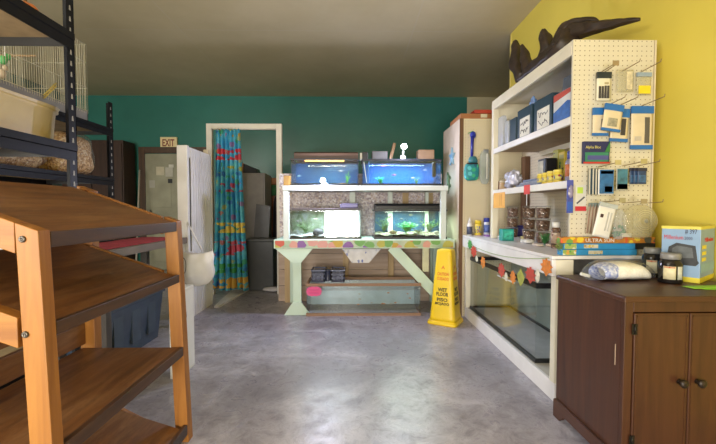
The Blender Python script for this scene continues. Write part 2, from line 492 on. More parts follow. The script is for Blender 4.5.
# top shelf board lies on the posts, its fascia along the front
def slant(z, x_in, th, y0, y1, drop=0.0):
    n = Vector((SL, 0, 1)).normalized() * th
    a_ = Vector((XF0 + x_in, 0, z - SL * x_in)); c_ = Vector((XB0, 0, z + SL * (XF0 - XB0)))
    return [(a_.x, a_.z), (c_.x, c_.z), (c_.x - n.x, c_.z - n.z), (a_.x - n.x, a_.z - n.z)]
MB().prism(slant(zt - .006, .0, .016, 0, 0), 'Y', YN1 + .0, YF0 - .021).build('shelf', OAKT('Y'), u, .002)
MB().box(XF0 - .022, XF0 + .0, YN1 + .001, YF0 - .001, zt - .044, zt - .004).build('front_rail', DARKW('Y'), u, .002)
MB().prism(slant(zm - .004, .0, .016, 0, 0), 'Y', YN1 + .002, YF0 - .021).build('shelf', OAKT('Y'), u, .002)
MB().box(XF0 - .010, XF0 + .008, YN1 + .001, YF0 - .001, zm - .034, zm).build('front_rail', DARKW('Y'), u, .002)
MB().box(XB0 + .005, XF0 + .001, YN1 + .002, YF0 - .001, .398, .422).build('shelf', OAKT('Y'), u, .002)
MB().box(XF0 + .002, XF0 + .020, YN1 + .001, YF0 - .001, .385, .424).build('front_rail', DARKW('Y'), u, .002)
MB().prism([(XF0 + .013, .072), (XB0, .075 + .42 * .34), (XB0, .058 + .42 * .34), (XF0 + .013, .055)], 'Y', YN1 + .002, YF0 - .022).build('shelf', OAKT('Y'), u, .002)
MB().box(XF0 + .014, XF0 + .032, YN1 + .001, YF0 - .001, .035, .08).build('front_rail', DARKW('Y'), u, .002)
MB().box(XF0 - .055, XF0 - .02, YN1 + .3, YF0, .1, .37).build('end_panel', DARKW('Z'), u) if False else None
for z0, z1 in ((.44, .53), (.56, .65), (.90, .985)):
    MB().box(XB0 + .004, XB0 + .022, YN1, YF0, z0, z1).build('back_slat', OAKT('Y'), u, .002)
for z in (zt - .02, zm - .02):
    for y in (YN0,):
        q = MB(Matrix.Translation((XF0 - .036, y, z)) @ Matrix.Rotation(PI / 2, 4, 'X'))
        q.lathe([(.0085, -.002), (.0085, .002), (.007, .0045), (.0035, .005), (.003, .003)], seg=14)
        q.build('bolt', plain((.12, .105, .09), .35, .8), u)

# black wire hooks hanging from the far post
for k, (px, py, lab) in enumerate(((183.5, 258, 'thin black wire hook on the wooden display unit, at table height'), (184, 308, 'thin black wire hook on the wooden display unit, low beside the white board'))):
    p = PY(px, py, 1.642); 
    pts = [p + Vector((.010 * math.sin(a), .0, -.035 + .035 * math.cos(a))) for a in [i * PI / 6 for i in range(11)]]
    pts = [p + Vector((-.012, -.002, .012))] + pts
    tag(MB().tube(pts, .0016, 5).build('wire_hook', BLACKP), lab, 'hook')

# ------------------------------------------------------------------ black steel racks
def angle_post(mb, x, y, z1, sx, sy, w=.042):
    """L-shaped upright with its keyhole slots set in as dark recesses"""
    mb.box(x, x + sx * w, y, y + sy * .004, 0, z1); mb.box(x, x + sx * .004, y, y + sy * w, 0, z1)
def post_part(root, x, y, z1, sx, sy, w=.048):
    mb = MB(); angle_post(mb, x, y, z1, sx, sy, w)
    h = mb; z = .06
    while z < z1 - .02:
        for fy in (y - sy * .0006,):
            h.prism([(x + sx * w * .38, z), (x + sx * w * .62, z), (x + sx * w * .56, z + .022), (x + sx * w * .44, z + .022)], 'Y', fy, fy + sy * .0012, 1)
        h.prism([(y + sy * w * .38, z), (y + sy * w * .62, z), (y + sy * w * .56, z + .022), (y + sy * w * .44, z + .022)], 'X', x - sx * .0006, x + sx * .0012, 1)
        z += .0508
    mb.build('upright', [BLACKM, plain((.40, .39, .37), .5)], root)
def rack(name, label, x0, x1, y0, y1, ztop, levels, board, posts=((1, 0), (1, 1), (0, 0), (0, 1)), bh=.075):
    r = thing(name, label, 'rack', ((x0 + x1) / 2, (y0 + y1) / 2, 0))
    for i, j in posts:
        post_part(r, x1 if i else x0, y1 if j else y0, ztop, -1 if i else 1, -1 if j else 1)
    for z in levels:
        MB().prism([(x1 - .003, z - bh), (x1 + .004, z - bh), (x1 + .004, z - bh * .45), (x1 + .010, z - bh * .4), (x1 + .010, z), (x1 - .03, z), (x1 - .03, z - .004), (x1 - .003, z - .004)], 'Y', y0 + .01, y1 - .01).build('side_beam', BLACKM, r)
        MB().prism([(x0 - .004, z - bh), (x0 + .003, z - bh), (x0 + .003, z - .004), (x0 + .03, z - .004), (x0 + .03, z), (x0 - .004, z)], 'Y', y0 + .01, y1 - .01).build('side_beam', BLACKM, r)
        for y, s in ((y0 + .006, 1), (y1 - .006, -1)):
            MB().prism([(y, z - bh * .75), (y + s * .004, z - bh * .75), (y + s * .004, z - .006), (y + s * .035, z - .006), (y + s * .035, z), (y, z)], 'X', x0 + .01, x1 - .03).build('end_beam', plain((.05, .05, .05), .35, .4), r)
        MB().box(x0 + .006, x1 - .006, y0 + .008, y1 - .008, z - .0165 - .0, z - .0045).build('shelf_board', board, r)
    return r
TANB = plain((.44, .32, .18), .7, var=.15, scale=14)
R1X, R1Y = -1.305, 1.79
ZA, ZC1 = PXp(68, 31, R1X).z, PXp(67, 143, R1X).z
rack('steel_shelf_rack', 'tall black steel rack holding the beige tub above the wooden display unit', -1.80, R1X, .62, R1Y, 2.35, (ZA, ZC1, .62, .12), TANB)
R2X = -1.87
ZB, ZD = PXp(112, 129, R2X).z, PXp(112, 178, R2X).z
rack('steel_shelf_rack', 'shorter black steel rack carrying the wire cage and the shavings bags', -2.40, R2X, 1.87, 2.95, PXp(112, 103, R2X).z, (ZB, ZD, .78, .12), TANB, bh=.06)

# beige tub on the near rack
z0 = ZC1 + .001; yb = PXp(57, 120, -1.36).y + .085
zt_ = PXp(47, 103, -1.36).z - .012
t_ = thing('storage_tub', 'large smooth beige plastic tub on the black steel rack', 'tub', (-1.6, yb - .45, z0))
def tub(u_, v_):
    return None
mb = MB()
n = 20; prof = [(.0, .90), (.02, .97), (.12, 1.0), (.9, 1.03), (.93, 1.06), (1.0, 1.06)]
hw, hl, hh = .19, .44, zt_ - z0
vs, fs = [], []; seg = 40
for (h_, s) in prof:
    for k in range(seg):
        a = 2 * PI * k / seg
        cx, sy = math.cos(a), math.sin(a)
        vs.append((-1.555 + hw * s / 1.06 * math.copysign(abs(cx) ** .35, cx), yb - .44 + hl * s / 1.06 * math.copysign(abs(sy) ** .3, sy), z0 + hh * h_))
for i in range(len(prof) - 1):
    for k in range(seg):
        k2 = (k + 1) % seg; fs.append((i * seg + k, i * seg + k2, (i + 1) * seg + k2, (i + 1) * seg + k))
fs += [list(range(seg))[::-1], [(len(prof) - 1) * seg + k for k in range(seg)]]
mb.add(vs, fs, 0, True).build('tub_body', plain((.60, .50, .32), .4, var=.05), t_)
mb = MB()
vs = []
for (s, zz) in ((1.0, z0 + hh), (1.015, z0 + hh + .012), (.96, z0 + hh + .016)):
    for k in range(seg):
        a = 2 * PI * k / seg; cx, sy = math.cos(a), math.sin(a)
        vs.append((-1.555 + hw * s * math.copysign(abs(cx) ** .35, cx), yb - .44 + hl * s * math.copysign(abs(sy) ** .3, sy), zz))
fs = [(i * seg + k, i * seg + (k + 1) % seg, (i + 1) * seg + (k + 1) % seg, (i + 1) * seg + k) for i in range(2) for k in range(seg)] + [[2 * seg + k for k in range(seg)]]
mb.add(vs, fs, 0, False).build('lid', plain((.58, .49, .33), .4, var=.05), t_)

# orange gourd up on the near rack
p = PXp(25, 9, -1.41)
g = thing('orange_gourd', 'round orange gourd high on the black steel rack', 'gourd', (p.x, p.y, ZA))
mb = MB(); R_ = .05
vs, fs = [], []
for i in range(13):
    th = PI * i / 12
    for k in range(32):
        a = 2 * PI * k / 32; rr = R_ * (1 + .05 * math.cos(8 * a)) * math.sin(th)
        vs.append((p.x + rr * math.cos(a), p.y + rr * math.sin(a), ZA + .037 + .036 * math.cos(th)))
for i in range(12):
    for k in range(32): fs.append((i * 32 + k, (i + 1) * 32 + k, (i + 1) * 32 + (k + 1) % 32, i * 32 + (k + 1) % 32))
mb.add(vs, fs, 0, True).build('fruit', plain((.62, .20, .05), .45), g)
MB().tube([(p.x, p.y, ZA + .07), (p.x + .004, p.y, ZA + .09), (p.x + .012, p.y, ZA + .1)], .006, 6).build('stem', plain((.22, .16, .07), .7), g)

# wire bird cage on the far rack
cx0, cx1, cy0, cy1, cz0 = -2.34, -1.90, 1.96, 2.72, ZB + .001
cz1 = PXp(88, 46, cx1).z
cg = thing('bird_cage', 'pale wire bird cage with grey tray on the shorter black rack', 'cage', ((cx0 + cx1) / 2, (cy0 + cy1) / 2, cz0))
mb = MB()
for (a0, a1, b0, b1) in ((cx0, cx1, cy0, cy0 + .006), (cx0, cx1, cy1 - .006, cy1), (cx0, cx0 + .006, cy0, cy1), (cx1 - .006, cx1, cy0, cy1)): mb.box(a0, a1, b0, b1, cz0, cz0 + .075)
mb.box(cx0, cx1, cy0, cy1, cz0, cz0 + .006)
mb.build('tray', plain((.26, .26, .28), .4), cg)
WIRE = plain((.60, .57, .44), .4, .2)
def wires(fix, ax, a0, a1, name='wire_grille'):
    mb = MB(); n = int(abs(a1 - a0) / .0165); r = .0015
    for i in range(n + 1):
        q = a0 + (a1 - a0) * i / n
        x, y = (fix, q) if ax == 'Y' else (q, fix)
        mb.tube([(x, y, cz0 + .06), (x, y, cz1)], r, 4, caps=False)
    for z in (cz0 + .08, cz0 + .24, cz0 + .42, cz1):
        mb.tube([(fix, a0, z), (fix, a1, z)] if ax == 'Y' else [(a0, fix, z), (a1, fix, z)], .0022, 5)
    mb.build(name, WIRE, cg)
wires(cx1, 'Y', cy0, cy1); wires(cx0, 'Y', cy0, cy1); wires(cy1, 'X', cx0, cx1); wires(cy0, 'X', cx0, cx1)
mb = MB(); n = 24
for i in range(n + 1):
    x = cx0 + (cx1 - cx0) * i / n; mb.tube([(x, cy0, cz1), (x, cy1, cz1)], .0015, 4)
mb.build('roof_grille', WIRE, cg)
mb = MB(); 
a, b_ = PXp(44, 97, cx1 + .008), PXp(56, 85, cx1 + .008)
for dz in (-.008, .012):
    mb.tube([a + Vector((0, 0, dz)), b_ + Vector((0, 0, dz))], .004, 6)
for f in (.2, .5, .8):
    q = a.lerp(b_, f); mb.tube([q + Vector((0, 0, -.014)), q + Vector((0, 0, .018))], .003, 5)
mb.build('toy_ladder', plain((.66, .52, .14), .5), cg)
MB().tube([(cx0 + .01, 2.3, cz0 + .3), (cx1 - .01, 2.3, cz0 + .3)], .007, 8).build('perch', wood((.3, .18, .08), (.45, .3, .15), 'X'), cg)
mb = MB()
for (px, py, s, m_) in ((3, 60, .02, 0), (8, 57, .015, 0), (5, 68, .014, 1), (2, 74, .02, 1), (7, 63, .012, 2)):
    q = PXp(px, py, cx1 - .06); mb.blob(q, (s, s, s * 1.3), 8, 6, m_)
q = PXp(5, 62, cx1 - .06); mb.tube([q + Vector((0, 0, .19)), q + Vector((0, 0, -.06))], .003, 5, 2)
mb.build('hanging_toy', [plain((.08, .42, .12), .5), plain((.55, .42, .3), .5), plain((.7, .7, .68), .4)], cg)

# bags of wood shavings on the far rack
SHAV = speckle(((.0, (.28, .15, .07)), (.35, (.52, .33, .17)), (.7, (.66, .47, .27)), (1.0, (.80, .70, .54))), 90, .35, .6)
SHAV.node_tree.nodes['Principled BSDF'].inputs['Coat Weight'].default_value = .5
def bag(label, x0, x1, y0, y1, z0, h, seed, name='shavings_bag'):
    g = thing(name, label, 'bag', ((x0 + x1) / 2, (y0 + y1) / 2, z0))
    mb = MB(); mb.blob(((x0 + x1) / 2, (y0 + y1) / 2, z0 + h * .47), ((x1 - x0) / 2, (y1 - y0) / 2, h * .47), 28, 18, 0, .09, 9 + seed, .45); mb.build('shavings_fill', SHAV, g)
    mb = MB(); mb.blob(((x0 + x1) / 2, (y0 + y1) / 2, z0 + h * .5), ((x1 - x0) / 2 + .006, (y1 - y0) / 2 + .006, h * .498), 28, 18, 0, .12, 11 + seed, .5)
    mb.build('clear_film', glass((.96, .95, .93), .2, 1.4, .06, .3), g)
bag('upright clear bag of tan wood shavings at the end of the shorter black rack', -2.28, -1.93, 2.50, 2.86, ZD + .001, ZB - ZD - .075, 1)
bag('flatter bag of tan wood shavings pushed behind the tub on the shorter black rack', -2.30, -1.945, 1.98, 2.44, ZD + .001, (ZB - ZD) * .62, 5)
# things on its lower level
MB_ = MB().box(-2.35, -1.96, 2.12, 2.56, .781, .93)
w_ = tag(MB_.build('storage_box', plain((.62, .60, .57), .5), None, .012), 'white box under the yellow lidded box on the shorter black rack', 'box')
y_ = thing('storage_box', 'box with a bright yellow lid below the shavings bags', 'box', (-2.15, 2.36, .932))
MB().box(-2.33, -1.97, 2.16, 2.56, .932, 1.09).build('box_body', plain((.10, .10, .09), .4), y_, .006)
MB().box(-2.34, -1.955, 2.15, 2.57, 1.09, 1.135).build('lid', plain((.70, .50, .06), .4), y_, .006)

# ------------------------------------------------------------------ things left of the curtain
# red topped table
TX0, TX1, TY0, TY1, TZ = -1.845, -1.45, 2.2, 3.275, .775
tb = thing('work_table', 'low table covered in dark red cloth behind the wooden display unit', 'table', ((TX0 + TX1) / 2, 2.75, 0))
MB().box(TX0, TX1, TY0, TY1, TZ - .055, TZ - .004).build('tabletop', plain((.17, .14, .12), .5), tb, .003)
MB().sheet(lambda u_, v_: (TX0 + .01 + (TX1 - TX0 - .05) * u_, TY0 + .005 + (TY1 - TY0 - .02) * v_, TZ - .003 + .004 * noise.noise((u_ * 9, v_ * 9, 3))), 24, 24, .004).build('cloth_cover', plain((.36, .035, .055), .8, var=.25, scale=20), tb)
for x in (TX0 + .03, TX1 - .08):
    for y in (TY0 + .03, TY1 - .08):
        MB().box(x, x + .05, y, y + .05, 0, TZ - .056).build('leg', plain((.06, .05, .045), .5), tb, .003)
# grey blue storage tote under it
tt = thing('storage_tote', 'dark grey blue plastic tote on the floor under the red table', 'tote', (-1.78, 2.62, 0))
mb = MB(); X0, X1, Y0, Y1, H = -1.80, -1.52, 2.26, 2.98, .40
pr = [(.03, 0), (.0, .36), (-.012, .362), (-.014, .40), (0.006, .40), (.012, .365), (.036, .015)]
vs, fs = [], []
for d_, z in pr:
    vs += [(X0 + d_, Y0 + d_, z), (X1 - d_, Y0 + d_, z), (X1 - d_, Y1 - d_, z), (X0 + d_, Y1 - d_, z)]
for i in range(len(pr) - 1):
    for k in range(4): fs.append((i * 4 + k, i * 4 + (k + 1) % 4, (i + 1) * 4 + (k + 1) % 4, (i + 1) * 4 + k))
fs += [(3, 2, 1, 0), [24, 25, 26, 27]]
mb.add(vs, fs).build('tote_body', plain((.05, .07, .105), .25, var=.15), tt, .004)
MB().box(X0 + .02, X1 - .02, Y0 + .02, Y1 - .02, .385, .398).build('lid', plain((.13, .17, .21), .3), tt)
mb = MB()
for y in (2.42, 2.62, 2.82): mb.prism([(y - .05, .08), (y + .05, .08), (y + .055, .33), (y - .055, .33)], 'X', -1.548, -1.524)
mb.build('side_rib', plain((.055, .078, .11), .25), tt, .004)
# white board standing on edge
wb = thing('leaning_board', 'narrow white board standing on edge beside the wooden display unit', 'board', (-1.06, 2.31, 0))
MB().box(-1.09, -1.03, 2.20, 2.41, 0, .53).build('panel', plain((.66, .66, .66), .5, var=.05), wb, .004)
MB().box(-1.0285, -1.028, 2.215, 2.395, .02, .51).build('face_sheet', plain((.72, .72, .73), .4, var=.05), wb)
# tall dark cabinet near the back door
w0, w1 = PY(62, 200, 5.85).x, PY(136, 200, 6.18).x; wz = PY(120, 140, 5.85).z
wd = thing('tall_cabinet', 'tall dark brown cabinet standing in shadow beside the back door', 'cabinet', ((w0 + w1) / 2, 5.35, 0))
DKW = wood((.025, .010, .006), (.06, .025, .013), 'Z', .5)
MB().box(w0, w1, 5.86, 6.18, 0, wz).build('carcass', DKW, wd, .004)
for k in range(2):
    a_ = w0 + .015 + k * (w1 - w0) / 2; c_ = a_ + (w1 - w0) / 2 - .03
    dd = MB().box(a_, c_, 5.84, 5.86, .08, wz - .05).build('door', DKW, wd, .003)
    kx = c_ - .03 if k == 0 else a_ + .03
    MB().blob((kx, 5.83, 1.0), (.012, .012, .012), 8, 6).build('knob', BLACKM, dd)
# pale stick leaning by the door
a, b_ = PY(135, 236, 5.7), PY(139.5, 170, 6.0)
a.z = .003
tag(MB().tube([a, b_], .012, 8).build('broom_stick', plain((.50, .47, .40), .5)), 'thin pale stick leaning against the back wall by the door', 'stick')

# white ribbed partition panel
px0, px1, py0, py1, pz = -1.585, -1.50, 3.40, 3.99, 1.60
pp = thing('partition_panel', 'tall white ribbed partition standing between the red table and the curtain', 'partition', (-1.54, 3.7, 0))
PW = plain((.76, .75, .75), .4, var=.06, scale=5)
MB().box(px0 - .005, px1 + .004, py0, py0 + .045, 0, pz).build('end_post', PW, pp, .004)
mb = MB(); y = py0 + .085; 
mb.box(px0, px1 - .014, py0 + .046, py1, .0, pz - .005)
ys = py0 + .085
for i in range(9):
    ya = ys + i * (py1 - ys) / 9
    mb.box(px1 - .02, px1, ya + .003, ya + (py1 - ys) / 9 - .003, .0, pz - .008)
mb.build('panel', PW, pp, .003)
MB().box(px1 - .013, px1 - .004, py0 + .05, py0 + .082, .63, pz - .11).build('handle_slot', BLACKP, pp)
MB().box(px1 - .014, px1 - .002, py0 + .046, py0 + .084, 0, .62).build('edge_strip', PW, pp)
MB().box(px1 - .014, px1 - .002, py0 + .046, py0 + .084, pz - .10, pz - .01).build('edge_strip', PW, pp)
MB().cbox((-1.54, py1 - .03, pz + .02), (.05, .05, .05)).build('corner_bracket', plain((.6, .52, .38), .6), pp, .008)
# white bag hanging on the partition
bc = PY(196, 252, 3.34)
wbg = thing('hanging_bag', 'slumped white cloth bag hanging on the end of the white partition', 'bag', (bc.x, 3.34, bc.z - .32))
def bagfn(u_, v_):
    a = 2 * PI * u_; 
    w = .15 * (.92 + .12 * math.sin(PI * v_)) * (1 if v_ < .75 else math.sqrt(max(.0, 1 - ((v_ - .75) / .25) ** 2)) * .8 + .2)
    r = noise.noise((math.cos(a) * 2, math.sin(a) * 2, v_ * 4)) * .012
    return (bc.x + .015 + (w + r) * math.cos(a) - .02 * v_, 3.335 + (.05 * math.sin(PI * (.15 + .8 * v_)) + r) * math.sin(a) - .0, bc.z + .0 - .31 * v_ + .012 * math.cos(2 * a) * (1 - v_))
MB().sheet(bagfn, 36, 20, .002).build('bag_cloth', plain((.74, .73, .72), .7, var=.05), wbg)
for k, px in enumerate((186, 203)):
    q = PY(px, 252, 3.335); e = Vector((-1.5, 3.395, .90))
    MB().tube([q, q.lerp(e, .5) + Vector((0, -.03, .03)), e], .006, 6).build('strap', plain((.7, .69, .68), .7), wbg)
# curtain frame
fy0, fy1 = 4.40, 4.46
fx = [PY(x, 200, fy0).x for x in (207, 212.5, 276.5, 282)]
fz1, fz0 = PY(240, 123.5, fy0).z, PY(240, 129, fy0).z
fr = thing('curtain_frame', 'tall white open frame with a fish curtain drawn to one side', 'frame', ((fx[0] + fx[3]) / 2, 4.43, 0))
CRW = plain((.74, .70, .62), .45, var=.06)
MB().box(fx[0], fx[1], fy0, fy1, 0, fz1).build('post', CRW, fr, .003)
MB().box(fx[2], fx[3], fy0, fy1, 0, fz1).build('post', CRW, fr, .003)
MB().box(fx[1], fx[2], fy0, fy1, fz0, fz1).build('header', CRW, fr, .003)
MB().tube([(fx[1], fy0 - .022, fz0 - .004), (fx[2], fy0 - .022, fz0 - .004)], .007, 10).build('curtain_rod', CRW, fr)
# fish curtain
m, t, b = nt('fish_print')
v = coords(t)
sp = N(t, 'ShaderNodeSeparateXYZ'); t.links.new(v, sp.inputs[0])
base = ramp(t, noise_(t, v, 6, 4, .6), [(.3, (.02, .17, .42)), (.5, (.05, .36, .56)), (.68, (.16, .58, .64))])
vo = N(t, 'ShaderNodeTexVoronoi'); vo.inputs['Scale'].default_value = 12; t.links.new(coords(t, (1, .25, 1.0)), vo.inputs['Vector'])
sc = N(t, 'ShaderNodeSeparateColor'); t.links.new(vo.outputs['Color'], sc.inputs[0])
seacol = ramp(t, sc.outputs[0], [(0, (.05, .35, .12)), (.22, (.03, .12, .42)), (.45, (.45, .42, .08)), (.6, (.30, .10, .30)), (.75, (.10, .50, .45)), (.9, (.55, .12, .06))], 'CONSTANT')
nz = noise_(t, v, 30, 3)
dd = math_(t, 'ADD', vo.outputs['Distance'], math_(t, 'MULTIPLY', math_(t, 'SUBTRACT', nz, .5), .5))
colr = mixc(t, math_(t, 'MULTIPLY', math_(t, 'LESS_THAN', dd, .36), .8), base, seacol)
vo2 = N(t, 'ShaderNodeTexVoronoi'); vo2.inputs['Scale'].default_value = 8.5; vo2.inputs['Randomness'].default_value = .45
t.links.new(coords(t, (1, .2, 1.25)), vo2.inputs['Vector'])
d2 = math_(t, 'ADD', vo2.outputs['Distance'], math_(t, 'MULTIPLY', math_(t, 'SUBTRACT', nz, .5), .35))
for z0, z1, c_, th in ((1.57, 1.70, (.62, .05, .07), .50), (1.84, 1.93, (.50, .30, .05), .4), (1.42, 1.50, (.48, .45, .06), .4), (1.20, 1.30, (.42, .05, .10), .42), (.72, .84, (.72, .55, .10), .55), (.46, .62, (.55, .08, .12), .5), (.25, .36, (.05, .3, .08), .5), (.07, .20, (.62, .36, .06), .56)):
    band = math_(t, 'MULTIPLY', math_(t, 'GREATER_THAN', sp.outputs['Z'], z0 - .05), math_(t, 'LESS_THAN', sp.outputs['Z'], z1 - .05))
    colr = mixc(t, math_(t, 'MULTIPLY', band, math_(t, 'LESS_THAN', d2, th)), colr, c_)
t.links.new(colr, b.inputs['Base Color']); b.inputs['Roughness'].default_value = .55
cxa, cxb = PY(216, 130, 4.36).x, PY(240, 130, 4.36).x
cxc, cxd = PY(211, 288, 4.36).x, PY(248, 288, 4.36).x
cz_t, cz_b = fz0 - .012, PY(230, 289.5, 4.36).z
def curt(u_, v_):
    xa = cxa + (cxb - cxa) * u_; xc = cxc + (cxd - cxc) * u_
    k = v_ ** 1.3
    x = xa * (1 - k) + xc * k
    amp = .022 + .018 * v_
    ph = u_ * 6.2 * 2 * PI + .7 * math.sin(u_ * 5 + v_ * 2)
    return (x + .012 * math.cos(ph) * v_, 4.355 + amp * math.sin(ph) - .0, cz_t + (cz_b - cz_t) * v_ + .012 * math.sin(u_ * 11) * v_)
ct = thing('shower_curtain', 'bright blue curtain printed with red and yellow fish, gathered on the white frame', 'curtain', ((cxa + cxb) / 2, 4.36, cz_b))
MB().sheet(curt, 110, 40, .0015).build('cloth', m, ct)
for i in range(7):
    q = Vector(curt((i + .5) / 7, 0)); 
    pts = [(q.x, fy0 - .022 + .014 * math.sin(a), fz0 - .006 + .014 * math.cos(a)) for a in [k * PI / 5 for k in range(11)]]
    MB().tube(pts, .0018, 5).build('curtain_ring', STEEL, ct)
# white sill on the floor under the curtain
q0, q1 = PZ(214, 306, .02), PZ(249, 289, .02)
tag(MB().prism([(q0.x, q0.y), (q0.x + .05, q0.y), (q1.x, q1.y), (q1.x - .2, q1.y)], 'Z', 0, .02).build('floor_strip', plain((.70, .69, .70), .5)), 'low white strip on the floor below the fish curtain', 'floor strip')

# store room seen through the frame
gx0, gx1 = PY(236, 200, 5.0).x, PY(265, 200, 5.0).x; gz = PY(258, 173, 5.0).z
gc = thing('metal_cabinet', 'plain grey metal cabinet seen through the white frame', 'cabinet', ((gx0 + gx1) / 2, 5.2, 0))
MB().box(gx0 - .15, gx1, 5.0, 5.4, 0.0, gz).build('carcass', plain((.30, .275, .27), .45), gc, .005)
MB().box(gx0 - .13, gx1 - .02, 4.985, 5.0, .06, gz - .03).build('door', plain((.32, .295, .285), .45), gc, .004)
MB().tube([(gx1 - .05, 4.97, .95), (gx1 - .05, 4.97, 1.08)], .007, 6).build('handle', STEEL, gc)
c_ = PY(251.5, 168, 5.1)
bt = thing('cassette_player', 'small black boxy player with a tan end, tilted on top of the grey cabinet', 'player', (c_.x, 5.12, gz))
RT = Euler((0, 0, .0)).to_matrix()
MB().prism([(c_.x - .10, gz + .001), (c_.x + .10, gz + .001), (c_.x + .085, gz + .06), (c_.x - .09, gz + .13)], 'Y', 5.04, 5.22).build('case', BLACKP, bt, .006)
MB().prism([(c_.x - .118, gz + .001), (c_.x - .102, gz + .001), (c_.x - .092, gz + .128), (c_.x - .108, gz + .14)], 'Y', 5.04, 5.22).build('end_cap', wood((.3, .13, .05), (.45, .22, .1), 'Z'), bt)
def simple_box(name, label, cat, px0_, py0_, px1_, py1_, Y, dep, mat, z0=None, bevel=.006, lid=None, lidmat=None):
    a_ = PY(px0_, py1_, Y); c2 = PY(px1_, py0_, Y); zz = a_.z if z0 is None else z0
    g = thing(name, label, cat, ((a_.x + c2.x) / 2, Y + dep / 2, zz))
    MB().box(a_.x, c2.x, Y, Y + dep, zz, c2.z - (lid or 0)).build('box_body', mat, g, bevel)
    if lid: MB().box(a_.x - .008, c2.x + .008, Y - .008, Y + dep + .008, c2.z - lid, c2.z).build('lid', lidmat, g, bevel)
    return g, (a_.x, c2.x, zz, c2.z)
_, bx = simple_box('storage_tote', 'grey storage tote on the floor behind the white frame', 'tote', 246, 239, 273, 290, 4.62, .32, plain((.075, .08, .085), .4), 0.0, .01, .03, plain((.11, .115, .12), .4))
sb = MB().prism([(PY(254, 205, 4.9).x, bx[3] + .001), (PY(269, 205, 4.9).x, bx[3] + .001), (PY(271, 205, 4.9).x, PY(262, 206, 4.9).z), (PY(257, 205, 4.9).x, PY(262, 204, 4.9).z)], 'Y', 4.86, 4.88)
tag(sb.build('slate_sheet', plain((.13, .13, .14), .5)), 'grey rigid sheet leaning upright on the grey tote', 'sheet')
g = thing('orange_crate', 'orange brown wooden crate with green cloth on it, against the back wall', 'crate', (PY(271, 200, 5.6).x, 5.75, 0))
a_, c2 = PY(263, 290, 5.6), PY(282, 178, 5.6)
MB().box(a_.x, c2.x, 5.6, 5.9, 0, PY(270, 184, 5.6).z).build('crate_side', wood((.16, .05, .015), (.30, .10, .03), 'X'), g, .006)
MB().box(a_.x - .05, c2.x + .15, 5.58, 5.92, PY(270, 184, 5.6).z, c2.z).build('lid_board', wood((.30, .12, .04), (.42, .18, .07), 'X'), g, .004)
MB().sheet(lambda u_, v_: (a_.x + (c2.x - a_.x) * .75 * u_, 5.585 + .012 * noise.noise((u_ * 6, v_ * 6, 1)) - .012, PY(270, 185, 5.6).z - .16 * v_), 12, 8, .003).build('green_cloth', plain((.03, .14, .05), .8), g)
k0 = PY(277, 196, 5.2)
mb = MB(); mb.blob((k0.x + .03, 5.2, .62), (.085, .08, .615), 18, 16, 0, .12, 5, .7)
tag(mb.build('bin_bag', plain((.012, .012, .016), .35, var=.3)), 'tall black sack standing behind the frame next to the fish tanks', 'sack')
f0 = PZ(272, 289, .03)
mb = MB(); mb.blob((f0.x + .02, 4.54, .033), (.12, .055, .03), 20, 10, 0, .35, 14)
tag(mb.build('crumpled_bag', plain((.60, .58, .60), .5)), 'crumpled white bag lying on the floor behind the aquarium stand leg', 'bag')
# ------------------------------------------------------------------ aquarium stand
SY = 3.52; SB = 4.06
GREEN = plain((.56, .71, .61), .5, var=.05, scale=4)
PALE = plain((.62, .68, .64), .5, var=.05, scale=4)
def X(px, Y=SY): return PY(px, 209, Y).x
def Z(py, Y=SY): return PY(358, py, Y).z
st = thing('aquarium_stand', 'pale green two level wooden stand holding four lit fish tanks', 'stand', (.12, 3.8, 0))
tx0, tx1 = X(273.5), X(455); tz1, tz0 = Z(239.5), Z(248.5)
MB().box(tx0, tx1, SY + .021, SB, tz0 + .03, tz1 - .001).build('tabletop', GREEN, st, .003)
FRUIT = blobs((.50, .55, .40), [(.55, .10, .06), (.50, .33, .05), (.22, .10, .30), (.16, .36, .10), (.60, .30, .25), (.45, .42, .08)], 11, .56, stretch=(1, .2, 1.1), base2=(.30, .44, .30))
fas = MB().box(tx0, tx1, SY, SY + .02, tz0, tz1).build('fascia', [GREEN], st, .002)
MB().box(tx0 + .012, tx1 - .012, SY - .0015, SY - .0003, tz0 + .008, tz1 - .012).build('fruit_border', FRUIT, fas)
# leg in the shape of an I with gussets
mb = MB(); mb.box(X(292), X(300.5), SY + .022, SY + .06, 0, tz0 + .028)
mb.build('leg', GREEN, st, .002)
y0, y1 = SY + .004, SY + .021
for pts in ([(275, 248.8), (312.5, 248.8), (300.5, 263), (292, 263)], [(283, 316), (310.5, 316), (300.5, 302), (292, 302)]):
    MB().prism([(X(a), max(0.001, Z(b_))) for a, b_ in pts], 'Y', y0, y1).build('gusset', GREEN, st, .002)
MB().bar((X(392), SY + .03, Z(247)), (X(452), SY + .03, .05), .03, .10, 0, (1, 0, .6)).build('brace', GREEN, st, .002)
MB().box(X(446), X(454), SY + .045, SY + .085, 0, tz0 + .028).build('leg', PALE, st, .002)
MB().box(X(424), X(430.5), SY + .06, SY + .08, Z(273), tz0 + .028).build('hanging_slat', plain((.58, .58, .42), .5), st, .002)
MB().box(X(436), X(441), SY + .10, SY + .14, 0, tz0 + .028).build('leg', plain((.30, .40, .42), .5), st, .002)
for px in (290, 430):
    MB().box(X(px, SB) , X(px, SB) + .06, SB - .05, SB - .001, 0, tz0 + .028).build('leg', GREEN, st, .002)
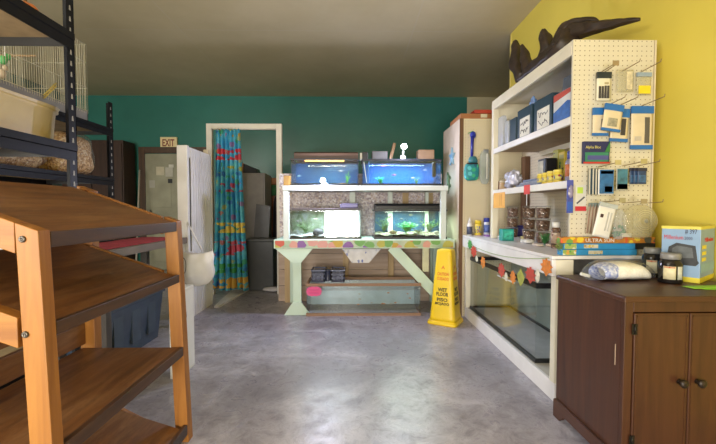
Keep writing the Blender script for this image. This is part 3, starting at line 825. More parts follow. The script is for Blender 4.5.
# upper shelf with its uprights
uz1, uz0 = Z(185.5), Z(190.5)
MB().box(X(282.5), X(448), SY, SB - .12, uz0, uz1).build('shelf', plain((.66, .70, .66), .45, var=.04), st, .003)
for a_, c2, yy in ((283, 288.5, SY + .01), (441, 446.5, SY + .01), (349.5, 355.5, SB - .2), (391.5, 396.5, SB - .2), (432.5, 436, SB - .2)):
    MB().box(X(a_), X(c2), yy, yy + .045, tz1, uz0 - .0005).build('upright', PALE, st, .002)
# speckled board behind the tanks
SPK = speckle(((.0, (.34, .27, .30)), (.35, (.55, .48, .52)), (.6, (.74, .68, .70)), (.8, (.52, .40, .34)), (1, (.82, .78, .82))), 62, .7, .3)
MB().box(X(280, SB), .98, SB - .03, SB, tz1 - .01, uz1 + .16).build('back_board', SPK, st)
PLANK = wood((.34, .24, .18), (.54, .42, .33), 'X', .6)
for k in range(4):
    h_ = (tz1 - .02) / 4
    MB().box(X(278, SB), .985, SB + .001, SB + .02, k * h_ + .002, (k + 1) * h_ - .002).build('back_plank', PLANK, st)
TAN = wood((.40, .27, .13), (.55, .40, .22), 'Z', .6)
for px in (285, 343, 388):
    MB().box(X(px, SB), X(px, SB) + .06, SB - .05, SB - .0005 if px != 285 else SB - .0005, 0.0, tz1 - .04).build('stud', TAN, st, .002)
for a_, c2 in ((402, 408), (424, 432)):
    MB().box(X(a_, SB), X(c2, SB), SB - .045, SB - .031, tz1, uz0).build('stud', TAN, st, .002)

# ------------------------------------------------------------------ tanks
TG = glass((.975, .99, .985), .0, 1.5)
def water(tint): return glass(tint, .03, 1.2)
def fish_mb(p, L, col_i=0, flip=1, mb=None, h=.42):
    mb = mb or MB(); p = Vector(p)
    n = 9; pts = []; rs = []
    vs, fs = [], []
    prof = [(0, .02), (.08, .45), (.22, .85), (.4, 1), (.6, .8), (.75, .45), (.82, .3)]
    for (q, r) in prof:
        for k in range(10):
            a = 2 * PI * k / 10
            vs.append(p + Vector((flip * (q - .5) * L, math.cos(a) * r * L * .11, math.sin(a) * r * L * h / 2)))
    for i in range(len(prof) - 1):
        for k in range(10): fs.append((i * 10 + k, i * 10 + (k + 1) % 10, (i + 1) * 10 + (k + 1) % 10, (i + 1) * 10 + k))
    fs += [list(range(10)), [60 + k for k in range(10)]]
    mb.add(vs, fs, col_i, True)
    t0 = p + Vector((flip * .28 * L, 0, 0)); e = L * .02
    mb.prism([(t0.x, t0.z), (t0.x + flip * .24 * L, t0.z + .2 * L), (t0.x + flip * .17 * L, t0.z), (t0.x + flip * .24 * L, t0.z - .2 * L)], 'Y', p.y - e, p.y + e, col_i)
    mb.prism([(p.x - flip * .15 * L, p.z + h * .40 * L), (p.x + flip * .12 * L, p.z + h * .78 * L), (p.x + flip * .18 * L, p.z + h * .3 * L)], 'Y', p.y - e, p.y + e, col_i)
    return mb
def fish(pos, L, col, label, flip=1, group=None, h=.42):
    tag(fish_mb(pos, L, 0, flip, h=h).build('fish', plain(col, .3)), label, 'fish', group)
def plant(pos, n, h, spread, col, label, leaf=.03):
    g = thing('aquatic_plant', label, 'water plant', pos)
    mb = MB(); st_ = MB()
    R = random.Random(int(pos[0] * 1000) + n)
    for i in range(n):
        a = R.random() * 2 * PI; hh = h * (.5 + .5 * R.random()); r = spread * (.3 + .7 * R.random())
        pts = [(pos[0] + r * math.cos(a) * (k / 4) ** 1.4, pos[1] + r * .5 * math.sin(a) * (k / 4) ** 1.4, pos[2] + hh * k / 4 * (1 - .15 * (k / 4))) for k in range(5)]
        st_.tube(pts, .0016, 4)
        for k in range(1, 5):
            for s in (-1, 1):
                q = Vector(pts[k]); d = Vector((math.cos(a + s * 1.2), math.sin(a + s * 1.2) * .6, .35)).normalized() * leaf * (.6 + .6 * R.random())
                w = d.cross(Vector((0, 0, 1))).normalized() * leaf * .2
                mb.add([q, q + d * .5 + w, q + d, q + d * .5 - w], [(0, 1, 2, 3)])
    st_.build('stem', plain(tuple(c * .7 for c in col), .5), g)
    mb.build('foliage', plain(col, .45, var=.3, scale=30), g)
def rock(pos, r, col, label):
    mb = MB(); mb.blob((pos[0], pos[1], pos[2] + r * .55), (r, r * .7, r * .6), 14, 9, 0, .25, 30)
    tag(mb.build('rock', plain(col, .7, var=.3, scale=20)), label, 'rock')
def tank(label, x0, x1, y0, y1, z0, z1, rimc, rim=.014, wz=.8, bgcol=None, sides=None, tint=(.8, .93, .97), gravel=None, gh=.03, botrim=None, floorc=(.08, .08, .08)):
    g = thing('fish_tank', label, 'fish tank', ((x0 + x1) / 2, (y0 + y1) / 2, z0))
    th = .006
    def ring(za, zb, o=.004, i_=.012):
        mb = MB()
        mb.box(x0 - o, x1 + o, y0 - o, y0 + i_, za, zb).box(x0 - o, x1 + o, y1 - i_, y1 + o, za, zb)
        mb.box(x0 - o, x0 + i_, y0 + i_, y1 - i_, za, zb).box(x1 - i_, x1 + o, y0 + i_, y1 - i_, za, zb)
        return mb
    ring(z0, z0 + (botrim or rim)).build('bottom_rim', rimc, g)
    ring(z1 - rim, z1).build('top_rim', rimc, g)
    for nm, q in (('front_pane', (x0, x1, y0, y0 + th)), ('back_pane', (x0, x1, y1 - th, y1)), ('side_pane', (x0, x0 + th, y0 + th, y1 - th)), ('side_pane', (x1 - th, x1, y0 + th, y1 - th))):
        MB().box(*q, z0 + .004, z1 - .004).build(nm, TG, g)
    MB().box(x0 + th, x1 - th, y0 + th, y1 - th, z0 + .002, z0 + .008).build('floor_pane', plain(floorc, .4), g)
    if bgcol is not None:
        MB().box(x0 + .002, x1 - .002, y1 + .0045, y1 + .0065, z0 + .004, z1 - rim).build('background_sheet', bgcol, g)
    zw = z0 + (z1 - z0) * wz
    if gravel is not None:
        n_ = 40
        MB().sheet(lambda u_, v_: (x0 + th + .001 + (x1 - x0 - 2 * th - .002) * u_, y0 + th + .001 + (y1 - y0 - 2 * th - .002) * v_, z0 + gh * (.8 + .4 * noise.noise((u_ * 9, v_ * 4, x0))) + .012 * v_), n_, 14).build('gravel_bed', gravel, g)
    if wz:
        MB().box(x0 + th + .001, x1 - th - .001, y0 + th + .001, y1 - th - .001, z0 + .009, zw).build('water', water(tint), g)
    return g, zw
BROWNR = wood((.10, .05, .02), (.20, .11, .05), 'X', .5)
BLK = plain((.012, .013, .015), .4, var=.2)
# floor tank
fx0, fx1 = X(306, 3.5), X(421, 3.5); fz = PY(360, 283.5, 3.5).z
WOODR = wood((.24, .13, .07), (.38, .23, .14), 'X', .5)
ft, _ = tank('long low tank with wood grain rims on the floor under the stand', fx0, fx1, 3.5, 3.83, .0, fz, WOODR, .026, .78, plain((.68, .76, .84), .5), None, (.94, .97, .99), speckle(((0, (.20, .20, .20)), (.5, (.38, .37, .36)), (1, (.5, .47, .45))), 150), .02)
R = random.Random(3)
for i in range(11):
    px = 344 + R.random() * 66; py = 292 + R.random() * 13
    fish(PY(px, py, 3.58 + R.random() * .15), .022 + .012 * R.random(), (.62, .24, .06) if i % 3 else (.5, .45, .4), 'small orange or pale fish swimming in the long floor tank', R.choice((-1, 1)), 'small fish in the floor tank')
# pink price star
pc = PY(314, 291.5, 3.49)
g = thing('price_sign', 'bright pink starburst price sign stuck on the floor tank', 'sign', (pc.x, 3.493, pc.z))
pts = []
for k in range(28):
    a = 2 * PI * k / 28; r = 1.0 if k % 2 == 0 else .84
    pts.append((pc.x + .078 * r * math.copysign(abs(math.cos(a)) ** .7, math.cos(a)), pc.z + .05 * r * math.copysign(abs(math.sin(a)) ** .7, math.sin(a))))
MB().prism(pts, 'Y', 3.492, 3.4945).build('star_card', plain((.78, .10, .30), .6, var=.03), g)
mb = MB()
for r_ in range(2):
    mb.tube([(pc.x - .045 + .09 * k / 12, 3.4915, pc.z + .014 - .03 * r_ + .006 * math.sin(k * 2.3 + r_)) for k in range(13)], .0022, 4)
mb.build('faded_scrawl', plain((.50, .03, .20), .6), g)
# dark blue baskets on the floor tank
for k, (a_, c2, lab) in enumerate(((311, 324.5, 'dark blue slotted basket on the floor tank, above the pink star'), (331, 344.5, 'dark blue slotted basket on the floor tank, away from the pink star'))):
    xa, xb = X(a_, 3.55), X(c2, 3.55); za = fz + .001; zb = PY(330, 270, 3.55).z
    g = thing('plastic_basket', lab, 'basket', ((xa + xb) / 2, 3.62, za))
    mb = MB()
    mb.box(xa, xb, 3.56, 3.75, za, za + .006)
    nb = 8
    for i in range(nb + 1):
        x = xa + (xb - xa - .006) * i / nb
        mb.box(x, x + .006, 3.56, 3.566, za, zb); mb.box(x, x + .006, 3.744, 3.75, za, zb)
        y = 3.56 + .184 * i / nb
        mb.box(xa, xa + .006, y, y + .006, za, zb); mb.box(xb - .006, xb, y, y + .006, za, zb)
    for f in (.3, .6):
        z = za + (zb - za) * f; mb.box(xa, xb, 3.559, 3.567, z, z + .01); mb.box(xa, xa + .007, 3.56, 3.75, z, z + .01); mb.box(xb - .007, xb, 3.56, 3.75, z, z + .01)
    mb.build('slat_wall', plain((.05, .06, .13), .35), g)
    mb = MB()
    mb.box(xa - .006, xb + .006, 3.553, 3.568, zb - .014, zb).box(xa - .006, xb + .006, 3.742, 3.757, zb - .014, zb).box(xa - .006, xa + .008, 3.568, 3.742, zb - .014, zb).box(xb - .008, xb + .006, 3.568, 3.742, zb - .014, zb)
    mb.build('rim', plain((.09, .11, .20), .35), g, .002)
    mb = MB(); mb.box(xa + .012, xb - .012, 3.572, 3.738, za + .008, zb - .03)
    mb.build('filter_sponge', speckle(((0, (.02, .02, .04)), (.6, (.07, .08, .14)), (1, (.30, .32, .42))), 70), g)
mb = MB(); q0 = PY(327.5, 274, 3.6); mb.lathe([(.03, 0), (.032, .01), (.028, .02), (.028, .10), (.032, .105), (.02, .115)], (q0.x, 3.64, fz + .001), 16)
tag(mb.build('filter_canister', plain((.07, .08, .14), .3)), 'small dark round canister between the two blue baskets', 'canister')
# white printed cradle hanging under the table top
hx = [X(a_, 3.6) for a_ in (342, 352, 369, 381)]; hz = [Z(249, 3.6), Z(263, 3.6)]
hc = thing('printed_cradle', 'white printed plastic sheet slung like a trough under the table top', 'sheet', ((hx[0] + hx[3]) / 2, 3.7, hz[1]))
def cradle(u_, v_):
    k = u_ * 3; i = min(2, int(k)); f = k - i
    x = hx[i] * (1 - f) + hx[i + 1] * f; zz = [hz[0], hz[1], hz[1], hz[0]]
    return (x, 3.6 + .28 * v_, zz[i] * (1 - f) + zz[i + 1] * f)
SHT = blobs((.74, .73, .76), [(.10, .14, .42), (.25, .28, .5), (.5, .5, .58)], 16, .30, stretch=(1.6, .7, 1))
MB().sheet(cradle, 12, 4, .003, smooth=False).build('printed_sheet', SHT, hc)
MB().prism([(hx[0] + .004, hz[0]), (hx[3] - .004, hz[0]), (hx[2], hz[1] + .004), (hx[1], hz[1] + .004)], 'Y', 3.601, 3.604).build('front_flap', SHT, hc)

# lower pair on the table top
GRV = speckle(((0, (.10, .08, .06)), (.3, (.30, .22, .12)), (.55, (.12, .16, .05)), (.8, (.48, .42, .34)), (1, (.6, .58, .6))), 110)
GRVW = speckle(((0, (.16, .16, .18)), (.4, (.48, .46, .5)), (.7, (.2, .3, .12)), (1, (.75, .74, .78))), 120)
ty = 3.57
lx0, lx1 = X(287, ty), X(361, ty); lz1 = PY(320, 209.5, ty).z
# mossy background; its pale part paints in the window's reflection on the glass
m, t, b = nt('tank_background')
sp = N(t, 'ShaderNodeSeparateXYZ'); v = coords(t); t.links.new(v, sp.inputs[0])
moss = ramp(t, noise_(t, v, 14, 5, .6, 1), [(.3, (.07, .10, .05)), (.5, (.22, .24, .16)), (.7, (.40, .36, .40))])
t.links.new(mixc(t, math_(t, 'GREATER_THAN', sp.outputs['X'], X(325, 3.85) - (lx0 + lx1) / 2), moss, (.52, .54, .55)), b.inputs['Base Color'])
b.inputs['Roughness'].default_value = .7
lt, lw = tank('clear tank with window glare painted on its back, standing on the fruit bordered table top', lx0, lx1, ty, ty + .30, tz1, lz1, plain((.035, .025, .02), .4), .012, .9, m, None, (.92, .97, .97), GRVW, .035)
MB().box(X(291, ty), lx1 - .004, ty + .02, ty + .29, lz1 + .001, lz1 + .012).build('lid', plain((.06, .045, .05), .35), lt, .003)
MB().box(lx0 + .10, lx1 - .02, ty + .08, ty + .12, lz1 - .0125, lz1 - .001).build('light_strip', emit((.86, .92, 1.0), 10), lt)
la, lb = X(340, ty), X(358.5, ty)
tag(MB().box(la, lb, ty + .05, ty + .2, lz1 + .013, lz1 + .06).build('light_ballast', plain((.10, .09, .15), .4), None, .01), 'small purplish grey box lying on the lid of the glare painted tank', 'box')
rx0, rx1 = X(374.5, ty), X(447, ty)
rt, rw = tank('planted tank with a stepped black hood beside the white backed tank', rx0, rx1, ty, ty + .32, tz1, lz1, BLK, .016, .92, plain((.03, .085, .20), .6, var=.35, scale=8), None, (.88, .97, .95), GRV, .05, .02)
hx0, hx1 = X(375.5, ty), X(445, ty); hz1 = PY(400, 203.5, ty).z
hd = MB().prism([(ty + .01, lz1 + .001), (ty + .31, lz1 + .001), (ty + .31, hz1), (ty + .10, hz1), (ty + .08, hz1 - .018), (ty + .01, hz1 - .022)], 'X', hx0, hx1 - .01).build('hood', BLK, rt, .003)
mb = MB()
for k in range(9):
    x = hx0 + .05 + k * .07; mb.box(x, x + .045, ty + .13, ty + .28, hz1, hz1 + .002)
mb.build('hood_vent', plain((.03, .03, .033), .3), hd)
MB().box(hx1 - .0095, hx1 + .01, ty + .01, ty + .31, lz1 + .001, hz1 - .024).build('hood_tab', BLK, rt, .003)
MB().box(rx0 + .08, rx1 - .08, ty + .12, ty + .16, lz1 - .0165, lz1 - .002).build('light_strip', emit((.85, 1.0, .9), 5), rt)
plant((X(406, 3.68), 3.66, tz1 + .05), 42, .13, .11, (.14, .50, .09), 'bushy bright green plant in the middle of the black hooded tank', .03)
plant((X(384, 3.72), 3.76, tz1 + .05), 16, .17, .09, (.12, .20, .05), 'dull green stringy plant in the black hooded tank, on the glare painted tank side', .03)
plant((X(430, 3.72), 3.74, tz1 + .05), 26, .15, .11, (.16, .26, .06), 'olive green plant at the end of the black hooded tank near the yellow cone', .03)
plant((X(418, 3.62), 3.62, tz1 + .045), 14, .05, .06, (.32, .36, .10), 'low yellow green plant at the front of the black hooded tank', .02)
rock((X(393, 3.62), 3.63, tz1 + .045), .035, (.42, .32, .18), 'tan rock at the foot of the bright green plant')
rock((X(437, 3.62), 3.62, tz1 + .045), .028, (.36, .33, .24), 'grey tan rock near the end glass of the black hooded tank')
for (px, py, c_, lab) in ((390, 217, (.55, .4, .25), 'tan fish high in the black hooded tank'), (411, 215, (.5, .42, .3), 'pale fish above the bright green plant'), (402, 219, (.15, .15, .2), 'dark fish in the blue part of the black hooded tank')):
    fish(PY(px, py, 3.66), .045, c_, lab)
plant((X(305, 3.7), 3.74, tz1 + .04), 16, .14, .08, (.16, .28, .10), 'dull green plant near the mossy end of the glare painted tank', .03)
plant((X(342, 3.68), 3.68, tz1 + .04), 20, .05, .09, (.12, .36, .08), 'low green plant in front of the painted window glare', .02)
mb = MB(); q = X(318, 3.66)
mb.lathe([(.0, 0), (.05, 0), (.055, .02), (.04, .05), (.0, .06)], (q, 3.66, tz1 + .04), 16)
tag(mb.build('sunken_cave', plain((.05, .05, .055), .7)), 'small dark cave ornament sunk in the glare painted tank', 'ornament')
for (px, py, c_, lab) in ((298, 221, (.4, .35, .4), 'greyish fish at the mossy end of the glare painted tank'), (316, 219, (.45, .42, .3), 'pale fish beside the painted window glare')):
    fish(PY(px, py, 3.64), .04, c_, lab)

# upper pair on the shelf
uy = 3.56
ax0, ax1 = X(291, uy), X(358.5, uy); az1 = PY(320, 158.5, uy).z
BLUEBG = plain((.015, .09, .30), .6, var=.3, scale=5)
at_, aw = tank('blue backed tank with a long brown hood on the upper shelf', ax0, ax1, uy, uy + .30, uz1, az1, BLK, .012, .78, BLUEBG, None, (.86, .94, .98), speckle(((0, (.12, .08, .05)), (.5, (.30, .18, .10)), (1, (.45, .35, .25))), 100), .025)
hz = PY(320, 151.5, uy + .06).z
hd = MB().prism([(uy + .012, az1 + .001), (uy + .295, az1 + .001), (uy + .295, hz), (uy + .09, hz), (uy + .012, hz - .02)], 'X', X(294, uy), ax1 - .002).build('hood', wood((.045, .022, .012), (.09, .045, .025), 'X', .5), at_, .003)
MB().box(ax0 + .12, ax1 - .14, uy + .10, uy + .14, az1 - .0125, az1 - .002).build('light_strip', emit((1.0, .5, .12), 2), at_)
# filter box hanging on the end of that tank
q0, q1 = X(359.5, uy), X(368, uy); fq = thing('hang_on_filter', 'small black and white filter standing between the two upper tanks', 'filter', ((q0 + q1) / 2, uy + .1, az1))
zz0, zz1 = PY(362, 160.5, uy).z, PY(362, 151, uy).z
bx0, bx1 = X(362, uy), X(441, uy)
bz1 = PY(400, 159, uy).z
MB().box(q0 + .028, q1, uy + .05, uy + .15, bz1 + .001, zz1).build('motor_case', BLACKP, fq, .005)
MB().box(q0 + .004, q0 + .027, uy + .06, uy + .14, bz1 + .001, zz1 - .008).build('white_cap', WHITE, fq, .004)
bt_, bw = tank('blue backed tank with a thick black rim on the upper shelf, beneath the clip lamp', bx0, bx1, uy, uy + .31, uz1, bz1, BLK, .018, .84, plain((.02, .13, .40), .6, var=.25, scale=5), None, (.86, .94, .99), speckle(((0, (.10, .12, .2)), (.5, (.2, .25, .4)), (1, (.4, .42, .5))), 100), .015, .022)
MB().box(bx0 + .065, bx0 + .071, uy + .007, uy + .30, uz1 + .01, bz1 - .02).build('divider', plain((.10, .25, .55), .3), bt_)
MB().bar((bx0 + .018, uy + .01, bz1 - .03), (bx0 + .046, uy + .01, uz1 + .03), .004, .008).build('air_tube', WHITE, bt_)
MB().box(bx0 + .08, bx1 - .02, uy + .02, uy + .29, bz1 + .001, bz1 + .006).build('glass_lid', TG, bt_)
MB().box(bx1 - .075, bx1 - .045, uy + .03, uy + .08, uz1 + .09, bz1 - .03).build('filter_box', BLACKP, bt_, .004)
for (px, py, L, c_, lab) in ((303, 163.5, .035, (.02, .02, .03), 'black fish under the brown hood'), (341, 171, .05, (.30, .32, .36), 'silver fish in the blue tank under the brown hood'), (337, 166, .04, (.5, .5, .45), 'pale fish near the water surface under the brown hood'), (299, 176, .04, (.2, .35, .4), 'teal fish low in the tank under the brown hood'),
                             (383, 166, .04, (.75, .3, .45), 'pink fish near the divider of the black rimmed upper tank'), (394, 175, .05, (.35, .12, .4), 'purple fish in the middle of the black rimmed upper tank'), (425, 170, .04, (.3, .35, .5), 'grey blue fish near the small black filter box'), (413, 178, .04, (.5, .42, .2), 'yellowish fish low in the black rimmed upper tank')):
    fish(PY(px, py, uy + .1), L, c_, lab, 1 if px % 2 else -1)
plant((X(347, 3.66), 3.67, uz1 + .02), 10, .14, .03, (.16, .55, .08), 'thin lime green plant under the brown hood', .025)
plant((X(381, 3.64), 3.66, uz1 + .015), 16, .09, .05, (.08, .60, .22), 'bright green plastic plant near the tank divider', .03)
plant((X(417, 3.66), 3.68, uz1 + .015), 8, .09, .04, (.22, .35, .06), 'sparse olive plant in the black rimmed upper tank', .025)
tag(MB().box(X(283.6, 3.6), X(289.5, 3.6), 3.6, 3.7, uz1 + .001, uz1 + .1).build('food_tin', plain((.45, .24, .06), .5), None, .005), 'small orange tin at the end of the upper shelf', 'tin')
# clip lamps
def clip_lamp(label, head, foot, r, power, tilt):
    g = thing('clip_lamp', label, 'lamp', foot)
    hv, fv = Vector(head), Vector(foot)
    MB().cbox(fv + Vector((0, .0, .016)), (.045, .03, .032)).build('clamp', WHITE, g, .004)
    mid = (hv + fv) / 2 + Vector((0, .02, .01))
    MB().tube([fv + Vector((0, 0, .03)), mid, hv + Vector((0, .02, .0))], .007, 8).build('neck', WHITE, g)
    d = Vector(tilt).normalized(); Rm = d.to_track_quat('Z', 'Y').to_matrix().to_4x4()
    q = MB(Matrix.Translation(hv) @ Rm)
    q.lathe([(r * .35, -.035), (r * .9, -.015), (r * 1.05, 0), (r * 1.05, .004), (r * .95, .004)], seg=24); q.build('lamp_head', WHITE, g)
    q = MB(Matrix.Translation(hv) @ Rm); q.lathe([(r * .95, .0035), (r * .9, .009), (r * .4, .014), (.0005, .015)], seg=24)
    q.build('lens', emit((.92, .94, 1.0), 45), g)
    L = bpy.data.lights.new('clip_lamp_light', 'POINT'); L.energy = power; L.color = (.70, .72, 1.0); L.shadow_soft_size = r
    o = bpy.data.objects.new('clip_lamp_light', L); C.objects.link(o); o.location = hv + d * (r + .02)
h1 = PY(323, 180.5, 3.47); clip_lamp('small glowing white clip lamp on the front edge of the upper shelf', h1, (h1.x, 3.535, uz1 + .001), .024, 26, (0, -1, -.15))
h2 = PY(404, 146.5, 3.50); clip_lamp('glowing white clip lamp standing above the black rimmed upper tank', h2, (h2.x, uy + .012, bz1 + .001), .026, 16, (0, -1, -.2))
# boxes on the black rimmed tank
def topbox(name, lab, cat, a_, c2, py, mat, y0, dy):
    tag(MB().box(X(a_, y0), X(c2, y0), y0, y0 + dy, bz1 + .0065, PY(400, py, y0).z).build(name, mat, None, .006), lab, cat)
topbox('grey_box', 'dark grey box on the black rimmed tank, behind the tilted cork piece', 'box', 372, 387.5, 151, plain((.09, .085, .08), .5), uy + .14, .12)
topbox('brown_carton', 'brown carton on the black rimmed tank, beside the glowing clip lamp', 'box', 418, 434, 149.5, plain((.20, .12, .06), .6), uy + .14, .12)
a_, b_ = PY(390, 157.5, uy + .2), PY(394.5, 143.5, uy + .2); a_.z = bz1 + .012
tag(MB().bar(a_, b_, .06, .03, 0, (1, 0, 0)).build('cork_piece', wood((.20, .12, .06), (.32, .21, .11), 'Z', .7), None, .004), 'tilted tan cork piece standing on the black rimmed tank', 'cork')

bz1_t = bz1
# ------------------------------------------------------------------ wet floor cone
cp = PZ(447.5, 321, 0); cs = (cp - Vector((0, 0, 0))).y
phi = math.radians(-32)
kx, ky = .845, 3.30
cn = thing('wet_floor_cone', 'tall yellow wet floor safety cone standing by the display counter', 'safety cone', (kx, ky, 0), phi)
YP = plain((.82, .56, .015), .4, var=.04)
def sqlathe(prof, rnd=.2):
    vs, fs = [], []; seg = 40
    for r, z in prof:
        for k in range(seg):
            a = 2 * PI * (k + .5) / seg; c_, s_ = math.cos(a), math.sin(a)
            q = (abs(c_) ** (1 / rnd) + abs(s_) ** (1 / rnd)) ** (-rnd)
            vs.append((r * c_ * q, r * s_ * q, z))
    for i in range(len(prof) - 1):
        for k in range(seg): fs.append((i * seg + k, i * seg + (k + 1) % seg, (i + 1) * seg + (k + 1) % seg, (i + 1) * seg + k))
    fs += [list(range(seg))[::-1], [(len(prof) - 1) * seg + k for k in range(seg)]]
    return MB().add(vs, fs, 0, True)
sqlathe([(.118, .035), (.112, .06), (.066, .64), (.060, .658), (.052, .66)], .09).build('cone_body', YP, cn, local=True)
sqlathe([(.135, 0), (.135, .012), (.128, .03), (.116, .036), (.112, .045)], .12).build('base', YP, cn, local=True)
sl = math.atan((.112 - .066) / .58)
INK, RED = plain((.02, .014, .005), .5), plain((.72, .20, .02), .5)
def cone_text(s, w, h, z, mat, face):
    w *= 1.2; h *= 1.08
    r = .112 - (z - .06) * (.112 - .066) / .58 + .0008
    Rz = Matrix.Rotation(face, 3, 'Z'); Rt = Matrix.Rotation(-sl, 3, 'X')
    me = None
    Rw = Matrix.Rotation(phi, 3, 'Z') @ Rz
    c_ = Vector((kx, ky, 0)) + Rw @ Vector((0, -r, z))
    text(s, w, h, c_, mat, cn, Rw @ Rt @ FRONT, 'warning_lettering', .001, .03)
for face in (0, PI / 2):
    cone_text('CAUTION', .085, .027, .447, RED, face); cone_text('CUIDADO', .09, .027, .405, RED, face)
    cone_text('WET', .07, .031, .308, INK, face); cone_text('FLOOR', .09, .031, .270, INK, face)
    cone_text('PISO', .08, .029, .222, INK, face); cone_text('MOJADO', .105, .029, .184, INK, face)
    cone_text('A', .028, .03, .505, RED, face)

# ------------------------------------------------------------------ pegboard cabinet beyond the counter
KX, KX1, KY, KY1 = PY(459, 200, 3.47).x, 1.60, 3.47, PXp(443, 200, PY(459, 200, 3.47).x).y
kz = PY(459, 118.5, KY).z
pk = thing('pegboard_cabinet', 'tall cream pegboard cabinet between the fish tanks and the display shelves', 'cabinet', ((KX + KX1) / 2, (KY + KY1) / 2, 0))
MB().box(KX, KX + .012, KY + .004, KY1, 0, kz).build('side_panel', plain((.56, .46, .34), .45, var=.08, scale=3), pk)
MB().box(KX, KX + .035, KY - .006, KY + .003, 0, kz).build('corner_trim', wood((.10, .05, .02), (.2, .1, .045), 'Z'), pk)
MB().box(KX + .036, KX1, KY, KY + .008, .0, kz - .001).build('pegboard_front', pegboard('X', (.66, .58, .40)), pk)
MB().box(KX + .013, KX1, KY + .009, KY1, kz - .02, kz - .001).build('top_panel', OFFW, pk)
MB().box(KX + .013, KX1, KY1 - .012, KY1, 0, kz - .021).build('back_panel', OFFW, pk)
q = PY(461, 122, KY + .02)
rb = thing('flat_carton', 'flat red and tan carton lying on top of the pegboard cabinet', 'box', (q.x + .2, KY + .2, kz))
MB().box(KX + .01, KX + .42, KY + .01, KY + .38, kz + .001, kz + .05).build('carton_base', plain((.34, .14, .05), .6), rb, .004)
MB().box(KX + .14, KX + .44, KY + .005, KY + .385, kz + .051, kz + .085).build('carton_lid', plain((.42, .045, .025), .5), rb, .004)
MB().box(KX + .20, KX + .26, KY + .006, KY + .0095, kz + .012, kz + .044).build('paper_tag', plain((.55, .50, .36), .6), rb)
# ornaments on its side
q = PXp(453, 157, KX); mb = MB(Matrix.Translation((KX - .012, q.y, q.z)))
mb.prism([(math.cos(a) * r * 1.5, math.sin(a) * r * 1.5) for a, r in [(PI / 2 + k * PI / 5, .065 if k % 2 == 0 else .026) for k in range(10)]], 'X', -.008, .0115)
tag(mb.build('star_ornament', blobs((.22, .36, .42), [(.5, .55, .55), (.1, .3, .45)], 40, .35), None, .004), 'blue grey starfish ornament on the side of the pegboard cabinet', 'ornament')
q = PXp(450, 182, KX); mb = MB()
mb.tube([(KX - .012, q.y + .05, q.z + .10), (KX - .014, q.y + .01, q.z + .05), (KX - .014, q.y + .02, q.z), (KX - .014, q.y - .01, q.z - .05), (KX - .012, q.y + .03, q.z - .12)], [.010, .016, .015, .011, .004], 10)
for s in (-1, 1):
    for dz in (.045, -.035): mb.tube([(KX - .012, q.y + .01, q.z + dz), (KX - .012, q.y + .01 + s * .05, q.z + dz + .01), (KX - .012, q.y + .01 + s * .07, q.z + dz - .02)], .006, 6)
tag(mb.build('lizard_ornament', blobs((.10, .16, .07), [(.3, .36, .18), (.04, .06, .03)], 45, .35)), 'dark green lizard ornament below the starfish on the pegboard cabinet', 'ornament')
# goods hanging on its front
hy = KY - .03
g = thing('bag_scoop', 'scoop with a blue handle hung on the pegboard cabinet', 'scoop', PY(472, 158, hy))
a_, b_ = PY(471.8, 157, hy), PY(472.5, 136, hy)
MB().tube([a_, a_.lerp(b_, .5), b_], [.012, .014, .016], 10).build('handle', plain((.012, .02, .22), .35), g)
MB().blob(PY(473, 135, hy), (.028, .012, .035), 12, 8, 0).build('blue_head', plain((.012, .03, .32), .35), g)
MB().bar(PY(468, 133.5, hy), PY(473, 131, hy), .008, .008).build('hook_tab', plain((.1, .3, .1), .5), g)
g = thing('teal_pouch', 'teal plastic pouch with a dark collar hung on the pegboard cabinet', 'pouch', PY(471.5, 181, hy))
c_ = PY(471.5, 170, hy)
MB().blob((c_.x, hy, c_.z - .015), (.070, .026, .085), 20, 12, 0, .1, 14, .6).build('pouch_body', blobs((.02, .26, .28), [(.04, .4, .2), (.10, .5, .55), (.02, .12, .2)], 22, .42), g)
c3 = PY(473, 159.5, hy)
MB().lathe([(.04, -.035), (.045, -.01), (.034, .02), (.02, .03)], c3, 16, sq=(1, .55)).build('collar', plain((.03, .16, .20), .4), g)
MB().cbox(PY(472.5, 163.5, hy - .02), (.10, .012, .012)).build('clip_band', BLACKP, g)
g = thing('clear_packet', 'long clear bag with a grey cap hung beside the teal pouch', 'packet', PY(485, 183, hy))
c_ = PY(484.5, 167, hy); 
MB().blob((c_.x, hy - .005, c_.z), (.052, .018, .155), 16, 14, 0, .1, 10, .7).build('clear_film', glass((.86, .9, .88), .1, 1.45, .3, .4, (.7, .75, .75)), g)
MB().cbox(PY(486, 151, hy - .006), (.045, .022, .03)).build('grey_cap', plain((.22, .24, .26), .4), g, .005)
MB().blob((c_.x - .01, hy, c_.z - .05), (.024, .008, .07), 10, 8, 0, .3, 30).build('green_fill', plain((.22, .27, .14), .6), g)
MB().box(c_.x + .01, c_.x + .018, hy - .026, hy - .02, c_.z - .11, c_.z + .12).build('paper_strip', WHITE, g)
